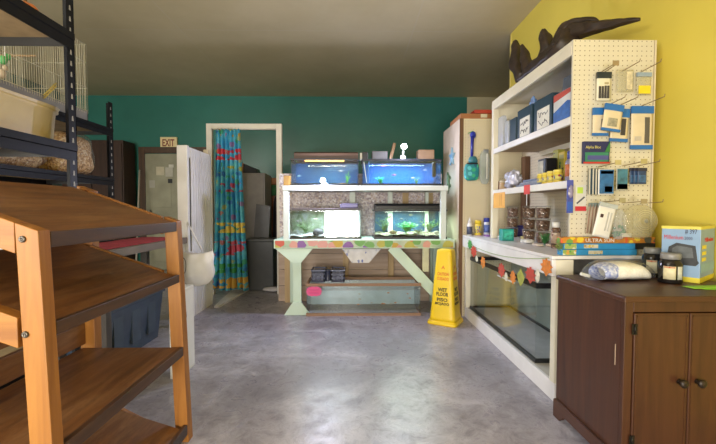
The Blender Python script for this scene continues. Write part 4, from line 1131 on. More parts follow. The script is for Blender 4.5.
# ------------------------------------------------------------------ display counter with the empty tank in its bay
CXF = 1.065                                  # kick board plane
CYN, CYF = 1.90, 3.455
ct_z1, ct_z0 = .776, .670
cn = thing('display_counter', 'white painted counter framing an empty tank beneath the display shelves', 'counter', (1.35, 2.68, 0))
CW = plain((.75, .73, .75), .4, var=.07, scale=6)
MB().prism([(CYN, 0), (CYF, 0), (CYF, .10), (CYN, .10)], 'X', CXF, CXF + .02).build('kick_board', CW, cn, .003)
MB().box(CXF - .025, CXF - .004, CYN - .004, CYF, ct_z0, ct_z1 - .019).build('fascia', CW, cn, .003)
MB().box(CXF - .025, 1.685, CYN - .004, CYF, ct_z1 - .018, ct_z1).build('countertop', CW, cn, .003)
MB().box(CXF - .004, CXF + .09, CYN, CYN + .045, .101, ct_z0 + .085).build('post', OFFW, cn, .003)
MB().box(CXF - .004, CXF + .04, CYF - .05, CYF, .101, ct_z0 + .085).build('post', OFFW, cn, .003)
MB().box(CXF + .021, 1.66, CYN + .02, CYF, .080, .099).build('bay_shelf', plain((.5, .47, .42), .6), cn)
MB().box(1.645, 1.66, CYN + .05, CYF, .10, ct_z1 - .02).build('back_panel', plain((.55, .53, .48), .6), cn)
MB().box(CXF + .10, 1.62, CYN + .01, CYN + .03, .101, .60).build('end_panel', plain((.30, .27, .22), .6), cn)
kx0, kx1, ky0, ky1, kz0, kz1 = CXF + .03, 1.47, 2.165, 3.385, .101, .578
et, _ = tank('big empty tank with black rims inside the white counter', kx0, kx1, ky0, ky1, kz0, kz1, BLK, .030, 0, None, botrim=.022, floorc=(.42, .42, .45))
MB().box(kx1 + .0045, kx1 + .0075, ky0, ky1, kz0 + .002, kz1 - .03).build('background_sheet', plain((.30, .33, .32), .6, var=.2, scale=3), et)
# leaf garland along the counter edge
GX = CXF - .031
ends = (PXp(468, 243, GX), PXp(549, 258, GX))
def gp(f):
    a_ = ends[0].lerp(ends[1], f); a_.z -= .075 * 4 * f * (1 - f) * .62 + .0; return a_
gl = thing('leaf_garland', 'string of autumn leaf cut outs strung along the white counter edge', 'garland', gp(.5))
MB().tube([gp(k / 30) for k in range(31)] + [PXp(572, 240, GX) if False else gp(1)], .0022, 6).build('string', plain((.30, .42, .16), .6), gl)
LC = [(.06, .28, .06), (.50, .05, .03), (.62, .20, .03), (.34, .36, .07), (.66, .62, .50), (.46, .06, .04)]
for (px, py, w_, h_, c_) in ((470, 245, 6, 9, 0), (474, 252, 8, 11, 1), (477, 259, 5, 6, 4), (483.5, 263, 6, 12, 2), (502, 271, 8, 14, 5), (506.5, 277, 5, 9, 4), (513.5, 278, 6, 13, 2), (521, 278, 7.5, 17, 3), (531, 276, 10, 16, 5), (538, 276, 6, 14, 4), (547, 268, 10, 17, 2)):
    q = PXp(px, py, GX); s = q.y / F; hw = w_ * s * .95; hh = h_ * s * .5
    hw *= 1.3
    shp = [(-.15, 1.15), (.15, 1.15), (.12, .9), (.6, .95), (.55, .5), (1, .3), (.6, 0), (.85, -.4), (.35, -.55), (0, -1), (-.35, -.55), (-.85, -.4), (-.6, 0), (-1, .3), (-.55, .5), (-.6, .95), (-.12, .9)]
    if c_ == 3: shp = [(-.1, 1.1), (.1, 1.1), (.3, .8), (.8, .4), (.85, .05), (.5, -.5), (0, -1), (-.5, -.5), (-.85, .05), (-.8, .4), (-.3, .8)]
    if c_ == 4: shp = [(-.2, 1), (.2, 1), (.6, .3), (.45, -.6), (0, -1), (-.45, -.6), (-.6, .3)]
    MB().prism([(q.y + a_ * hw, q.z + b_ * hh) for a_, b_ in shp], 'X', GX - .003 - .001 * (c_ % 3), GX - .001 - .001 * (c_ % 3)).build('leaf', plain(LC[c_], .65, var=.25, scale=40), gl)
q = PXp(508, 279, GX)
tg = MB().box(GX + .001, GX + .004, PXp(514, 281, GX).y, PXp(497, 279, GX).y, q.z - .012, q.z - .004)
tg.build('paper_tag', plain((.6, .6, .58), .6), gl)

# ------------------------------------------------------------------ display shelves
BX0, BX1, BY0, BY1 = 1.168, 1.605, 1.965, 3.10
bz1 = PY(573, 39.5, BY0).z
bk = thing('display_shelf', 'cream open display shelves with a pegboard end panel against the yellow wall', 'shelf unit', (1.37, 2.5, ct_z1))
CRM = plain((.72, .66, .50), .45, var=.06, scale=5)
MB().box(BX0, BX1 - .005, BY0, BY0 + .012, ct_z1 + .001, bz1).build('pegboard_end', pegboard('X', (.66, .61, .47)), bk)
MB().box(BX0, BX0 + .045, BY1 - .045, BY1, ct_z1 + .001, bz1 - .025).build('post', CRM, bk, .003)
MB().box(BX0 + .0, BX1, BY0 + .013, BY1, bz1 - .024, bz1).build('top_board', CRM, bk, .002)
MB().box(BX0 + .046, BX1, BY1 - .02, BY1 - .004, bz1 - .15, bz1 - .0245).build('end_board', CRM, bk, .002)
MB().box(BX0 - .002, BX0 + .02, BY0 + .013, BY1, bz1 - .075, bz1 - .0245).build('top_rail', CRM, bk, .003)
sz1, sz2 = 1.515, 1.175
for z in (sz1, sz2):
    MB().box(BX0 + .021, BX1, BY0 + .013, BY1 - .002, z - .02, z).build('shelf', plain((.34, .24, .15), .55, var=.15), bk)
    MB().box(BX0 - .002, BX0 + .02, BY0 + .013, BY1 - .046, z - .042, z).build('shelf_edge', plain((.76, .73, .66), .4, var=.05), bk, .003)
MB().box(BX1 + .001, BX1 + .009, BY0, 3.95, ct_z1 + .001, bz1).build('pegboard_back', pegboard('Y', (.70, .62, .46)), bk)
MB().box(BX1 - .045, BX1 - .002, 3.32, 3.40, ct_z1 + .001, sz1 - .021).build('back_stud', wood((.09, .04, .018), (.17, .08, .035), 'Z'), bk)
MB().box(BX1 - .06, BX1 - .002, BY0 + .05, BY1 - .05, sz1 - .06, sz1 - .021).build('shelf_batten', CRM, bk)

# --- goods on the top shelf
def shelfbox(name, lab, cat, pxa, pxb, ytop, zb, xf, dep, mat, bevel=.004):
    """box standing on a shelf, its face towards the aisle between two picture columns"""
    y0, y1 = PXp(pxb, 150, xf).y, PXp(pxa, 150, xf).y; zt_ = PXp((pxa + pxb) / 2, ytop, xf).z
    g = thing(name, lab, cat, (xf + dep / 2, (y0 + y1) / 2, zb))
    MB().box(xf, xf + dep, y0, y1, zb + .001, zt_).build('box_body', mat, g, bevel)
    return g, y0, y1, zt_
NAVY = plain((.018, .045, .065), .4, var=.15)
def scribble(mb, ya, yb, za, zb, x, seed, rows=2):
    R = random.Random(seed)
    for r in range(rows):
        z = zb - (zb - za) * (r + .5) / rows; y = yb
        pts = []
        n = 14
        for k in range(n + 1):
            pts.append((x, yb + (ya - yb) * k / n, z + (R.random() - .5) * (zb - za) / rows * .7))
        mb.tube(pts, .0018, 4, smooth=False)
def openbin(lab, pxa, pxb, ytop, seed, label=True):
    xf = BX0 + .035; y0, y1 = PXp(pxb, 150, xf).y, PXp(pxa, 150, xf).y; zt_ = PXp((pxa + pxb) / 2, ytop, xf).z
    zb = sz1 + .001; dep = .26; w = .006
    g = thing('shelf_bin', lab, 'bin', (xf + dep / 2, (y0 + y1) / 2, zb))
    mb = MB().box(xf, xf + w, y0, y1, zb, zt_).box(xf + dep - w, xf + dep, y0, y1, zb, zt_).box(xf + w, xf + dep - w, y0, y0 + w, zb, zt_).box(xf + w, xf + dep - w, y1 - w, y1, zb, zt_).box(xf + w, xf + dep - w, y0 + w, y1 - w, zb, zb + .006)
    mb.build('bin_body', NAVY, g, .002)
    if label:
        za, zc = zb + .015, zb + (zt_ - zb) * .68
        ya, yc = y0 + (y1 - y0) * .12, y0 + (y1 - y0) * .80
        l = MB().box(xf - .0015, xf - .0003, ya, yc, za, zc).build('card_label', plain((.74, .71, .60), .6), g)
        mb = MB(); scribble(mb, ya + .015, yc - .015, za + .01, zc - .01, xf - .0025, seed); mb.build('handwriting_mark', plain((.04, .04, .06), .6), l)
    R = random.Random(seed)
    return g, xf, y0, y1, zt_, dep
g, xf, y0, y1, zt_, dep = openbin('dark shelf bin with a white label, next to the picture carton on the top shelf', 533.5, 551, 98, 2)
g, xf, y0, y1, zt_, dep = openbin('dark shelf bin with a white label, topped by blue packets', 517, 531, 108, 3)
for k, (dx, dy, c_) in enumerate(((.03, .03, (.10, .22, .46)), (.06, .10, (.20, .32, .55)), (.10, .06, (.06, .12, .3)))):
    MBq = MB(); MBq.cbox((xf + .03 + dx, y0 + .05 + dy, zt_ - .0), (.012, .09, .13), 0, Euler((0, -.25 + .1 * k, .3 * k - .3)).to_matrix())
    tag(MBq.build('blue_packet', plain(c_, .35), None, .003), ('bright blue packet standing at the front of the far labelled bin', 'pale blue packet in the middle of the far labelled bin', 'dark blue packet behind the others in the far labelled bin')[k], 'packet')
g, xf, y0, y1, zt_, dep = openbin('narrow dark bin without a label on the top shelf, by the clear packets', 508.5, 515.5, 119, 4, False)
g, y0, y1, zt_ = shelfbox('picture_carton', 'dark carton with a red, white and blue picture on the top shelf', 'box', 552.5, 572, 91, sz1, BX0 + .03, .2, NAVY)
za = sz1 + .012; x_ = BX0 + .029
hh = zt_ - za
MB().box(x_ - .001, x_, y0 + .02, y1 - .008, za, zt_ - .004).build('printed_panel', plain((.62, .62, .58), .5), g)
MB().prism([(y0 + .02, zt_ - .005), (y1 - .008, zt_ - .005), (y1 - .008, zt_ - hh * .28), (y0 + .02, zt_ - hh * .18)], 'X', x_ - .002, x_ - .0011).build('red_stripe', plain((.45, .07, .04), .5), g)
MB().prism([(y0 + .02, za), (y1 - .008, za), (y1 - .008, za + hh * .35), (y0 + .05, za + hh * .6), (y0 + .02, za + hh * .55)], 'X', x_ - .002, x_ - .0011).build('blue_picture', plain((.03, .12, .38), .5, var=.3, scale=20), g)
# packets on top of it
mb = MB(); mb.cbox(((BX0 + .09), y0 + .10, zt_ + .05), (.03, .17, .095), 0, Euler((0, .1, 0)).to_matrix())
tag(mb.build('grey_packet', plain((.10, .12, .15), .3, var=.3), None, .004), 'grey packet standing on the carton with the red, white and blue picture', 'packet')
# clear packets at the far end
for k, (a_, c2, yt, lab) in enumerate(((494.5, 501, 119, 'clear packet of pale goods at the far end of the top shelf'), (502.5, 506.5, 122, 'clear packet of pale goods leaning on the narrow dark bin'))):
    xf = BX0 + .022 - .01 * k; y0, y1 = PXp(c2, 150, xf).y, PXp(a_, 150, xf).y; z1_ = PXp(a_, yt, xf).z
    g = thing('clear_packet', lab, 'packet', (xf, (y0 + y1) / 2, sz1))
    xf += .03
    MB().blob((xf, (y0 + y1) / 2, (sz1 + z1_) / 2 + .001), (.018, (y1 - y0) / 2, (z1_ - sz1) / 2 - .001), 16, 14, 0, .05, 20, .3).build('film', glass((.9, .92, .94), .1, 1.45, .35, .3, (.72, .76, .80)), g)
    MB().cbox((xf, (y0 + y1) / 2, sz1 + .06), (.016, (y1 - y0) * .6, .10)).build('contents', blobs((.52, .52, .54), [(.2, .2, .25), (.7, .66, .6), (.3, .1, .1)], 45, .4), g, .004)

# --- goods on the middle shelf
def standing(px, yb_hint, X_): return PXp(px, 180, X_)
def jar_proto(lab, p, r, h, body, cap, group=None, name='jar', band=None):
    g = thing(name, lab, 'jar', (p[0], p[1], p[2] + .001), group=group)
    MB().lathe([(r * .96, 0), (r, .004), (r, h * .74), (r * .9, h * .78)], seg=18).build('jar_body', body, g, local=True)
    MB().lathe([(r * .98, h * .77), (r * .98, h * .97), (r * .92, h)], seg=18).build('lid', cap, g, local=True)
    if band: MB().lathe([(r * 1.012, h * .18), (r * 1.012, h * .62)], seg=18).build('label_band', band, g, local=True)
    return g
YEL1 = plain((.72, .55, .06), .4); 
LBL = blobs((.66, .56, .14), [(.05, .08, .3), (.6, .5, .1), (.35, .05, .05)], 60, .42)
yx = BX0 + .06
names = ['end yellow jar of a row, beside the small grey carton', 'second yellow jar of a row from the small grey carton', 'third yellow jar of a row from the small grey carton', 'last yellow jar of a row, next to the tall blue capped bottle']
for k, (px, yt) in enumerate(((541.5, 174), (546.5, 173), (551.5, 171.5), (558, 170))):
    q = PXp(px, 180, yx); h_ = PXp(px, yt, yx).z - sz2
    jar_proto(names[k], (yx, q.y, sz2), .027, h_, YEL1, plain((.75, .60, .10) if k != 2 else (.70, .56, .12), .35), None, 'yellow_jar', LBL)
for k, (px, yt, c_, lab) in enumerate(((549, 158, (.62, .52, .06), 'tall yellow carton at the back of the middle shelf, beside the black and tan carton'), (555, 150, (.50, .46, .08), 'tallest olive yellow carton at the back of the middle shelf'), (561, 152, (.66, .50, .05), 'tall yellow carton at the back of the middle shelf, behind the blue capped bottle'))):
    xf = BX0 + .26; q = PXp(px, 180, xf); zt_ = PXp(px, yt, xf).z
    g = thing('yellow_carton', lab, 'box', (xf, q.y, sz2)); MB().box(xf, xf + .05, q.y - .034, q.y + .034, sz2 + .001, zt_).build('carton_body', plain(c_, .45), g, .003)
    MB().box(xf - .001, xf - .0002, q.y - .028, q.y + .028, sz2 + .09, zt_ - .02).build('printed_panel', blobs((.45, .42, .10), [(.10, .20, .06), (.5, .1, .04), (.05, .06, .05)], 30, .45), g)
xf = BX0 + .16; y0, y1 = PXp(545.5, 170, xf).y, PXp(537.5, 170, xf).y; z_ = PXp(541, 159, xf).z
g = thing('small_carton', 'small carton with black side and tan front on the middle shelf', 'box', (xf + .04, (y0 + y1) / 2, sz2))
MB().box(xf, xf + .08, y0, y1, sz2 + .001, z_).build('carton_body', BLACKP, g, .006)
MB().box(xf - .0015, xf - .0003, y0 + .03, y1 - .01, sz2 + .02, z_ - .015).build('front_label', plain((.46, .42, .30), .5, var=.25, scale=30), g)
q = PXp(571, 170, BX0 + .05)
g = thing('bottle', 'tall blue capped bottle with an orange red label on the middle shelf', 'bottle', (BX0 + .05, q.y, sz2))
zt_ = PXp(571, 151, BX0 + .05).z - sz2
MB().lathe([(.026, .001), (.03, .008), (.03, zt_ * .62), (.02, zt_ * .74)], (BX0 + .05, q.y, sz2), 18).build('bottle_body', plain((.26, .25, .36), .3), g)
MB().lathe([(.0305, zt_ * .15), (.0305, zt_ * .55)], (BX0 + .05, q.y, sz2), 18).build('label_band', plain((.50, .16, .07), .5, var=.4, scale=40), g)
MB().lathe([(.021, zt_ * .735), (.021, zt_ * .97), (.017, zt_)], (BX0 + .05, q.y, sz2), 16).build('cap', plain((.05, .07, .32), .35), g)
for k, (px, c_, lab) in enumerate(((498.5, (.30, .06, .04), 'small dark red jar at the far end of the middle shelf'), (503.5, (.42, .28, .14), 'small tan jar beside the dark red one on the middle shelf'))):
    q = PXp(px, 182, BX0 + .07); jar_proto(lab, (BX0 + .07, q.y, sz2), .032, .075, plain(c_, .4), plain((.30, .10, .05) if k == 0 else (.5, .42, .3), .4), None, 'small_jar')
q = PXp(513, 180, BX0 + .07); mb = MB(); mb.blob((BX0 + .07, q.y, sz2 + .074), (.042, .085, .06), 30, 20, 0, .55, 34, .8)
tag(mb.build('foil_pouch', plain((.52, .52, .62), .3, .2, var=.35, scale=40)), 'crumpled silvery pouch on the middle shelf', 'pouch')
for k in range(3):
    y0, y1 = PXp(539 - 2 * k, 180, BX0 + .03).y, PXp(516 + 2 * k, 180, BX0 + .03).y
    tag(MB().box(BX0 + .03 + .01 * k, BX0 + .13, y0, y1, sz2 + .001 + .0165 * k, sz2 + .016 + .0165 * k).build('flat_packet', plain(((.16, .19, .26), (.24, .26, .32), (.12, .15, .24))[k], .35, var=.25, scale=30), None, .003),
        ('flat grey blue packet, lowest of three on the middle shelf', 'flat pale grey packet between two others on the middle shelf', 'flat dark blue packet, topmost of three on the middle shelf')[k], 'packet')
# notes fixed to the shelf edge
xe = BX0 - .0035
q0, q1 = PXp(505, 192, xe), PXp(493.5, 208, xe)
g = MB().box(xe - .001, xe, q0.y, q1.y, q1.z, q0.z).build('sticky_note', plain((.80, .42, .09), .6, var=.05)); tag(g, 'orange paper note hanging from the middle shelf edge', 'note')
mb = MB(); R = random.Random(5)
for z_ in (.35, .6): mb.tube([(xe - .0015, q0.y + (q1.y - q0.y) * (.1 + .5 * z_), q0.z + (q1.z - q0.z) * (.1 + .25 * k)) for k in range(4)], .0012, 4)
mb.build('pen_mark', plain((.3, .12, .03), .6), g)
q0, q1 = PXp(530, 184.5, xe), PXp(524, 194.5, xe)
g = thing('price_tag', 'small red tag with a thin white tail on the middle shelf edge', 'tag', (xe, q0.y, q1.z))
MB().box(xe - .0015, xe - .0002, q0.y, q1.y, q1.z, q0.z).build('red_card', plain((.66, .05, .03), .6), g)
MB().box(xe - .001, xe - .0002, (q0.y + q1.y) / 2 - .004, (q0.y + q1.y) / 2 + .004, q1.z - .075, q1.z).build('white_tail', WHITE, g)

# --- goods on the counter
TUBB = speckle(((0, (.05, .025, .012)), (.5, (.14, .07, .035)), (.85, (.24, .13, .07)), (1, (.5, .42, .36))), 120, .3, .3)
tub0 = None
cols_ = ((512.5, 1.40, 'by the dark stud'), (529, 1.385, 'in the middle'), (543, 1.37, 'beside the pegboard end'))
for ci, (px, tx, w1) in enumerate(cols_):
    q = PXp(px, 220, tx)
    for k in range(3):
        w2 = ('lowest', 'middle', 'topmost')[k]
        lab = 'lidded cup of brown food, %s of the stack %s' % (w2, w1)
        loc = (tx, q.y, ct_z1 + .001 + k * .0885)
        if tub0 is None:
            tub0 = g = thing('food_cup', lab, 'cup', loc, group='stacked cups of brown food on the counter')
            MB().lathe([(.036, 0), (.04, .004), (.047, .072), (.045, .073)], seg=22).build('food_fill', TUBB, g, local=True)
            MB().lathe([(.0372, .0005), (.0412, .004), (.0485, .0795)], seg=22).build('clear_wall', glass((.95, .95, .95), .05), g, local=True)
            MB().lathe([(.0505, .0795), (.0505, .085), (.044, .087)], seg=22).build('lid', glass((.8, .8, .8), .12, 1.5, .25, 0, (.6, .58, .55)), g, local=True)
        else: dup(tub0, loc, lab)
q = PXp(556, 230, 1.26)
mb_r = .028
g = thing('bottle', 'white capped bottle of brown flakes on the counter by the pegboard end', 'bottle', (1.26, q.y, ct_z1))
hb = PXp(553, 222, 1.26).z - ct_z1
MB().lathe([(.024, .001), (.028, .006), (.028, hb * .72), (.02, hb * .8)], (1.26, q.y, ct_z1), 16).build('bottle_body', TUBB, g)
MB().lathe([(.022, hb * .8), (.022, hb * .98), (.018, hb)], (1.26, q.y, ct_z1), 16).build('cap', WHITE, g)
MB().lathe([(.0285, hb * .2), (.0285, hb * .6)], (1.26, q.y, ct_z1), 16).build('label_band', blobs((.5, .36, .26), [(.7, .6, .5), (.2, .1, .08)], 50, .4), g)
# bottles at the far end, before the pegboard cabinet
def far(px): return PZ(px, 234, ct_z1)
for (px, py, yt, r, body, cap, band, lab, nm) in (
    (469.5, 233.5, 217.5, .024, plain((.70, .68, .66), .35), plain((.72, .70, .68), .35), plain((.06, .07, .12), .4), 'white squeeze bottle with a dark label at the far corner of the counter', 'squeeze_bottle'),
    (478, 235, 220.5, .030, plain((.72, .55, .06), .4), plain((.70, .52, .03), .35), LBL, 'yellow tub between the white and the blue capped bottles', 'yellow_tub'),
    (486.5, 232.5, 218, .027, plain((.60, .62, .70), .35), plain((.03, .05, .36), .35), plain((.10, .16, .45), .4, var=.5, scale=40), 'white and blue bottle with a dark blue cap by the shelf post', 'blue_capped_bottle')):
    q = PY(px, py, 3.40 - .02 * (px > 480) - .015 * (px > 472)); h_ = PY(px, yt, q.y).z - ct_z1
    if nm == 'squeeze_bottle':
        g = thing(nm, lab, 'bottle', (q.x, q.y, ct_z1))
        MB().lathe([(r, .001), (r * 1.05, .01), (r, h_ * .6), (r * .55, h_ * .75)], (q.x, q.y, ct_z1), 18).build('bottle_body', body, g)
        MB().lathe([(r * .6, h_ * .74), (r * .55, h_ * .84), (r * .3, h_ * .9), (r * .15, h_)], (q.x, q.y, ct_z1), 14).build('nozzle', cap, g)
        MB().lathe([(r * 1.06, h_ * .06), (r * 1.03, h_ * .5)], (q.x, q.y, ct_z1), 18).build('label_band', band, g)
    else: jar_proto(lab, (q.x, q.y, ct_z1), r, h_, body, cap, None, nm, band)
for (a_, c2, yt, yb, c_, lab) in ((492.5, 502.5, 224, 232, (.025, .02, .20), 'dark blue box on the counter behind the teal box, next to the shelf post'), (514, 524.5, 225.5, 236.5, (.03, .025, .19), 'dark blue box on the counter in front of the brown food cups')):
    q0 = PZ(a_, yb, ct_z1); q1 = PY(c2, yb, q0.y); h_ = PY(a_, yt, q0.y).z
    g = thing('blue_box', lab, 'box', ((q0.x + q1.x) / 2, q0.y, ct_z1)); 
    MB().box(q0.x, q1.x, q0.y, q0.y + .07, ct_z1 + .001, h_).build('box_body', plain(c_, .35), g, .004)
    MB().box(q0.x + .01, q1.x - .01, q0.y - .001, q0.y - .0002, ct_z1 + .018, h_ - .012).build('printed_panel', plain((.06, .05, .30), .4, var=.5, scale=40), g)
q0 = PZ(502, 241, ct_z1); q1 = PY(514, 241, q0.y); h_ = PY(505, 229, q0.y).z
g = thing('teal_box', 'small teal green box standing on the counter edge', 'box', ((q0.x + q1.x) / 2, q0.y, ct_z1))
MB().box(q0.x, q1.x, q0.y, q0.y + .06, ct_z1 + .001, h_).build('box_body', plain((.02, .30, .27), .35), g, .004)
MB().box(q0.x + .012, q1.x - .012, q0.y - .001, q0.y - .0002, ct_z1 + .012, h_ - .012).build('printed_panel', plain((.05, .42, .30), .4, var=.5, scale=40), g)
for (px, py, w_, d_, c_, lab, h_) in ((484, 236.5, .11, .045, (.28, .10, .42), 'purple flat packet lying on the counter edge by the far bottles', .014), (475, 236, .06, .05, (.55, .34, .30), 'pinkish flat packet lying on the counter near the yellow tub', .008), (497, 238.5, .07, .06, (.60, .62, .58), 'clear whitish packet lying beside the teal box', .022),
                                  (523, 243.5, .12, .07, (.68, .66, .62), 'crumpled whitish packet lying on the counter past the teal box', .03), (533, 246, .09, .05, (.70, .60, .50), 'cream packet lying on the counter edge by the green sprig', .016), (548, 247, .09, .06, (.66, .52, .40), 'pinkish tan packet lying on the counter before the capped bottle', .02), (519, 240, .04, .03, (.60, .52, .25), 'yellowish packet beside the teal box', .03)):
    q = PZ(px, py, ct_z1); q.y = min(q.y, 3.3); mb = MB(); mb.blob((q.x + .03, q.y, ct_z1 + h_ / 2 + .001), (d_ / 2, w_ / 2, h_ / 2), 18, 8, 0, .22, 26, .7)
    tag(mb.build('flat_packet', plain(c_, .3, var=.35, scale=25)), lab, 'packet')
q = PZ(540, 245, ct_z1)
plant((q.x + .03, q.y, ct_z1 + .001), 22, .085, .035, (.10, .42, .12), 'small green plastic sprig on the counter before the food cups', .022)
C.objects[-1]
q = PXp(566, 252, BX0 - .06)
plant((q.x, 1.935, ct_z1 + .001), 20, .09, .04, (.30, .42, .10), 'yellow green plastic sprig at the counter corner beside the long tube boxes', .02)

# --- long lamp tube cartons in front of the pegboard end
def tubebox(lab, pxa, pxb, z0, h_, main, dark=None, left=None, y0=1.912, d_=.046):
    xa, xb = PY(pxa, 250, y0).x, PY(pxb, 250, y0).x
    g = thing('tube_carton', lab, 'box', ((xa + xb) / 2, y0 + d_ / 2, z0))
    MB().box(xa, xb, y0, y0 + d_, z0, z0 + h_).build('carton_body', main, g, .002)
    return g, xa, xb, y0
TH = .031
BL = plain((.03, .24, .50), .4, var=.08); ORG = blobs((.62, .24, .03), [(.70, .50, .03), (.62, .10, .03), (.10, .10, .08), (.16, .32, .06)], 26, .5)
z0 = ct_z1 + .001
g, xa, xb, yy = tubebox('lowest long blue lamp tube carton on the counter', 562, 637, z0, TH, BL)
MB().box(xa + .005, xa + .075, yy - .001, yy - .0002, z0 + .002, z0 + TH - .002).build('leafy_print', blobs((.30, .42, .10), [(.06, .30, .06), (.65, .6, .4), (.55, .3, .06)], 50, .45), g)
MB().box(xa + .14, xa + .215, yy - .001, yy - .0002, z0 + .006, z0 + TH - .006).build('white_print', blobs((.60, .56, .42), [(.3, .2, .1), (.55, .4, .08)], 60, .35), g)
z0 += TH + .001
g, xa, xb, yy = tubebox('middle long blue lamp tube carton with a black end on the counter', 564, 655, z0, TH, BL)
MB().box(xa + .003, xa + .065, yy - .001, yy - .0002, z0 + .002, z0 + TH - .002).build('leafy_print', blobs((.34, .44, .12), [(.06, .30, .06), (.65, .6, .4)], 50, .45), g)
MB().box(xa + .105, xa + .18, yy - .001, yy - .0002, z0 + .006, z0 + TH - .006).build('white_print', blobs((.60, .56, .42), [(.3, .2, .1), (.55, .4, .08)], 60, .35), g)
MB().box(PY(635, 250, yy).x, xb + .001, yy - .001, yy + .047, z0 - .0002, z0 + TH + .0004).build('black_end', BLACKP, g)
z0 += TH + .001
g, xa, xb, yy = tubebox('topmost long orange and yellow lamp tube carton lettered in white', 561, 655, z0, TH, ORG)
MB().box(PY(584, 250, yy).x, PY(625, 250, yy).x, yy - .0008, yy - .0002, z0 + .002, z0 + TH - .002).build('orange_panel', plain((.42, .16, .03), .45, var=.4, scale=14), g)
text('ULTRA SUN', PY(614, 243, yy).x - PY(585.5, 243, yy).x, .019, (PY(599.7, 243, yy).x, yy - .0015, z0 + TH / 2), WHITE, g)

# --- packets on the pegboard end
hooks_mat = plain((.34, .25, .15), .4, .7)
def hook(px, py, L=.15, plate=None):
    L *= .85
    r_ = PY(px, py, BY0); e = r_ + Vector((0, -L, .006))
    h = MB().tube([r_ + Vector((0, .002, .0)), r_ + Vector((0, -.01, 0)), e, e + Vector((0, -.004, .012))], .0022, 6).build('peg_hook', hooks_mat, bk)
    if plate: MB().box(e.x - .016, e.x + .016, e.y - .006, e.y - .004, e.z - .012, e.z + .012).build('price_plate', plain(plate, .5), h)
def pack(name, lab, cat, x0, y0, x1, y1, Y, body, head=None, hh=.2, foot=None, content=None, th=.012, rot=0.0, peg=True, cname='contents'):
    """hang packet: pouch with a card header, seen between two picture corners, hanging a little before the board"""
    a_, b_ = PY(x0, y1, Y), PY(x1, y0, Y); w_, h_ = b_.x - a_.x, b_.z - a_.z
    c_ = Vector(((a_.x + b_.x) / 2, Y, (a_.z + b_.z) / 2)); R4 = Matrix.Translation(c_) @ Matrix.Rotation(rot, 4, 'Y')
    g = thing(name, lab, cat, (c_.x, Y, a_.z))
    def pillow(u_, v_):
        bul = th * .5 * (math.sin(PI * u_) * math.sin(PI * min(1, v_ * 1.1))) ** .5 if 0 < u_ < 1 and 0 < v_ * 1.1 < 1 else 0
        return R4 @ Vector((-w_ / 2 + w_ * u_, -bul - .002, -h_ / 2 + h_ * v_))
    MB().sheet(pillow, 10, 12, .002).build('pouch_body', body, g)
    if head:
        MB(R4).box(-w_ / 2 - .001, w_ / 2 + .001, -th * .4 - .006, .002, h_ / 2 - h_ * hh, h_ / 2).build('header_card', head, g, .001)
    if foot:
        MB(R4).box(-w_ / 2 - .001, w_ / 2 + .001, -th * .4 - .004, .002, -h_ / 2, -h_ / 2 + h_ * .1).build('bottom_band', foot, g, .001)
    for (u0, v0, u1, v1, mt, nm) in content or ():
        MB(R4).box(-w_ / 2 + w_ * u0, -w_ / 2 + w_ * u1, -th * .5 - .0055, -th * .5 - .002, -h_ / 2 + h_ * v0, -h_ / 2 + h_ * v1).build(nm, mt, g, .001)
    return g
CARD = plain((.66, .56, .38), .5, var=.08); PALEW = plain((.70, .66, .52), .4, var=.08)
BLU = plain((.02, .14, .42), .4, var=.1); DK = plain((.05, .045, .05), .4, var=.2); TEALC = plain((.03, .14, .24), .4, var=.2)
Yp = BY0 - .02
hook(598, 74, .15, (.30, .22, .11)); hook(603, 73, .10); hook(621, 72, .15); hook(638, 73.5, .17)
pack('hang_packet', 'cream packet of black sticks with a black header, in the top row on the pegboard', 'packet', 596, 72.5, 610.5, 101, Yp, PALEW, plain((.02, .03, .04), .4), .22, None,
     [(.10, .08, .26, .50, DK, 'black_stick'), (.30, .08, .46, .50, DK, 'black_stick'), (.50, .08, .66, .52, DK, 'black_stick'), (.70, .08, .86, .52, DK, 'black_stick'), (.5, .57, .8, .64, plain((.4, .34, .2), .5), 'printed_mark')])
CLP = glass((.93, .93, .88), .08, 1.45, .28, .2, (.72, .68, .52))
pack('hang_packet', 'nearly clear packet in the top row, between the black header and the yellow clips', 'packet', 616, 70, 633, 92, Yp, CLP, None, .2, None, [(.55, .1, .9, .9, plain((.60, .53, .36), .5, var=.3, scale=60), 'pale_clips')])
pack('hang_packet', 'clear packet of yellow clips with a blue top, top row, wall side', 'packet', 636, 73, 650.5, 95, Yp, CLP, plain((.28, .36, .44), .4), .18, None, [(.08, .04, .92, .40, plain((.80, .62, .03), .4), 'yellow_clips')])
hook(606, 106, .16); hook(618, 106, .16); hook(640, 106.5, .18)
pack('hang_packet', 'blue topped packet half hidden behind another, second row, at the aisle side', 'packet', 592, 108, 608, 136, Yp, CARD, BLU, .26, BLU, [(.5, .2, .7, .6, plain((.14, .13, .12), .4), 'grey_rod')])
pack('hang_packet', 'blue topped packet with a dark rod, second row, behind the tilted one', 'packet', 610, 109, 628, 142, Yp, CARD, BLU, .26, BLU, [(.55, .2, .82, .7, DK, 'dark_rod')], rot=.05)
pack('hang_packet', 'tilted blue topped packet at the front of the second row', 'packet', 602.5, 104.5, 621.5, 131.5, Yp - .03, CARD, BLU, .24, BLU, [(.25, .18, .75, .48, plain((.30, .28, .2), .5, var=.4, scale=60), 'grey_media')], rot=.14)
pack('hang_packet', 'long blue topped packet with a dark stick, second row, at the wall side', 'packet', 630, 106.5, 652.5, 149.5, Yp, CARD, BLU, .17, BLU, [(.60, .14, .82, .74, plain((.10, .09, .08), .4), 'dark_stick'), (.15, .2, .45, .3, plain((.5, .45, .38), .5), 'printed_mark')])
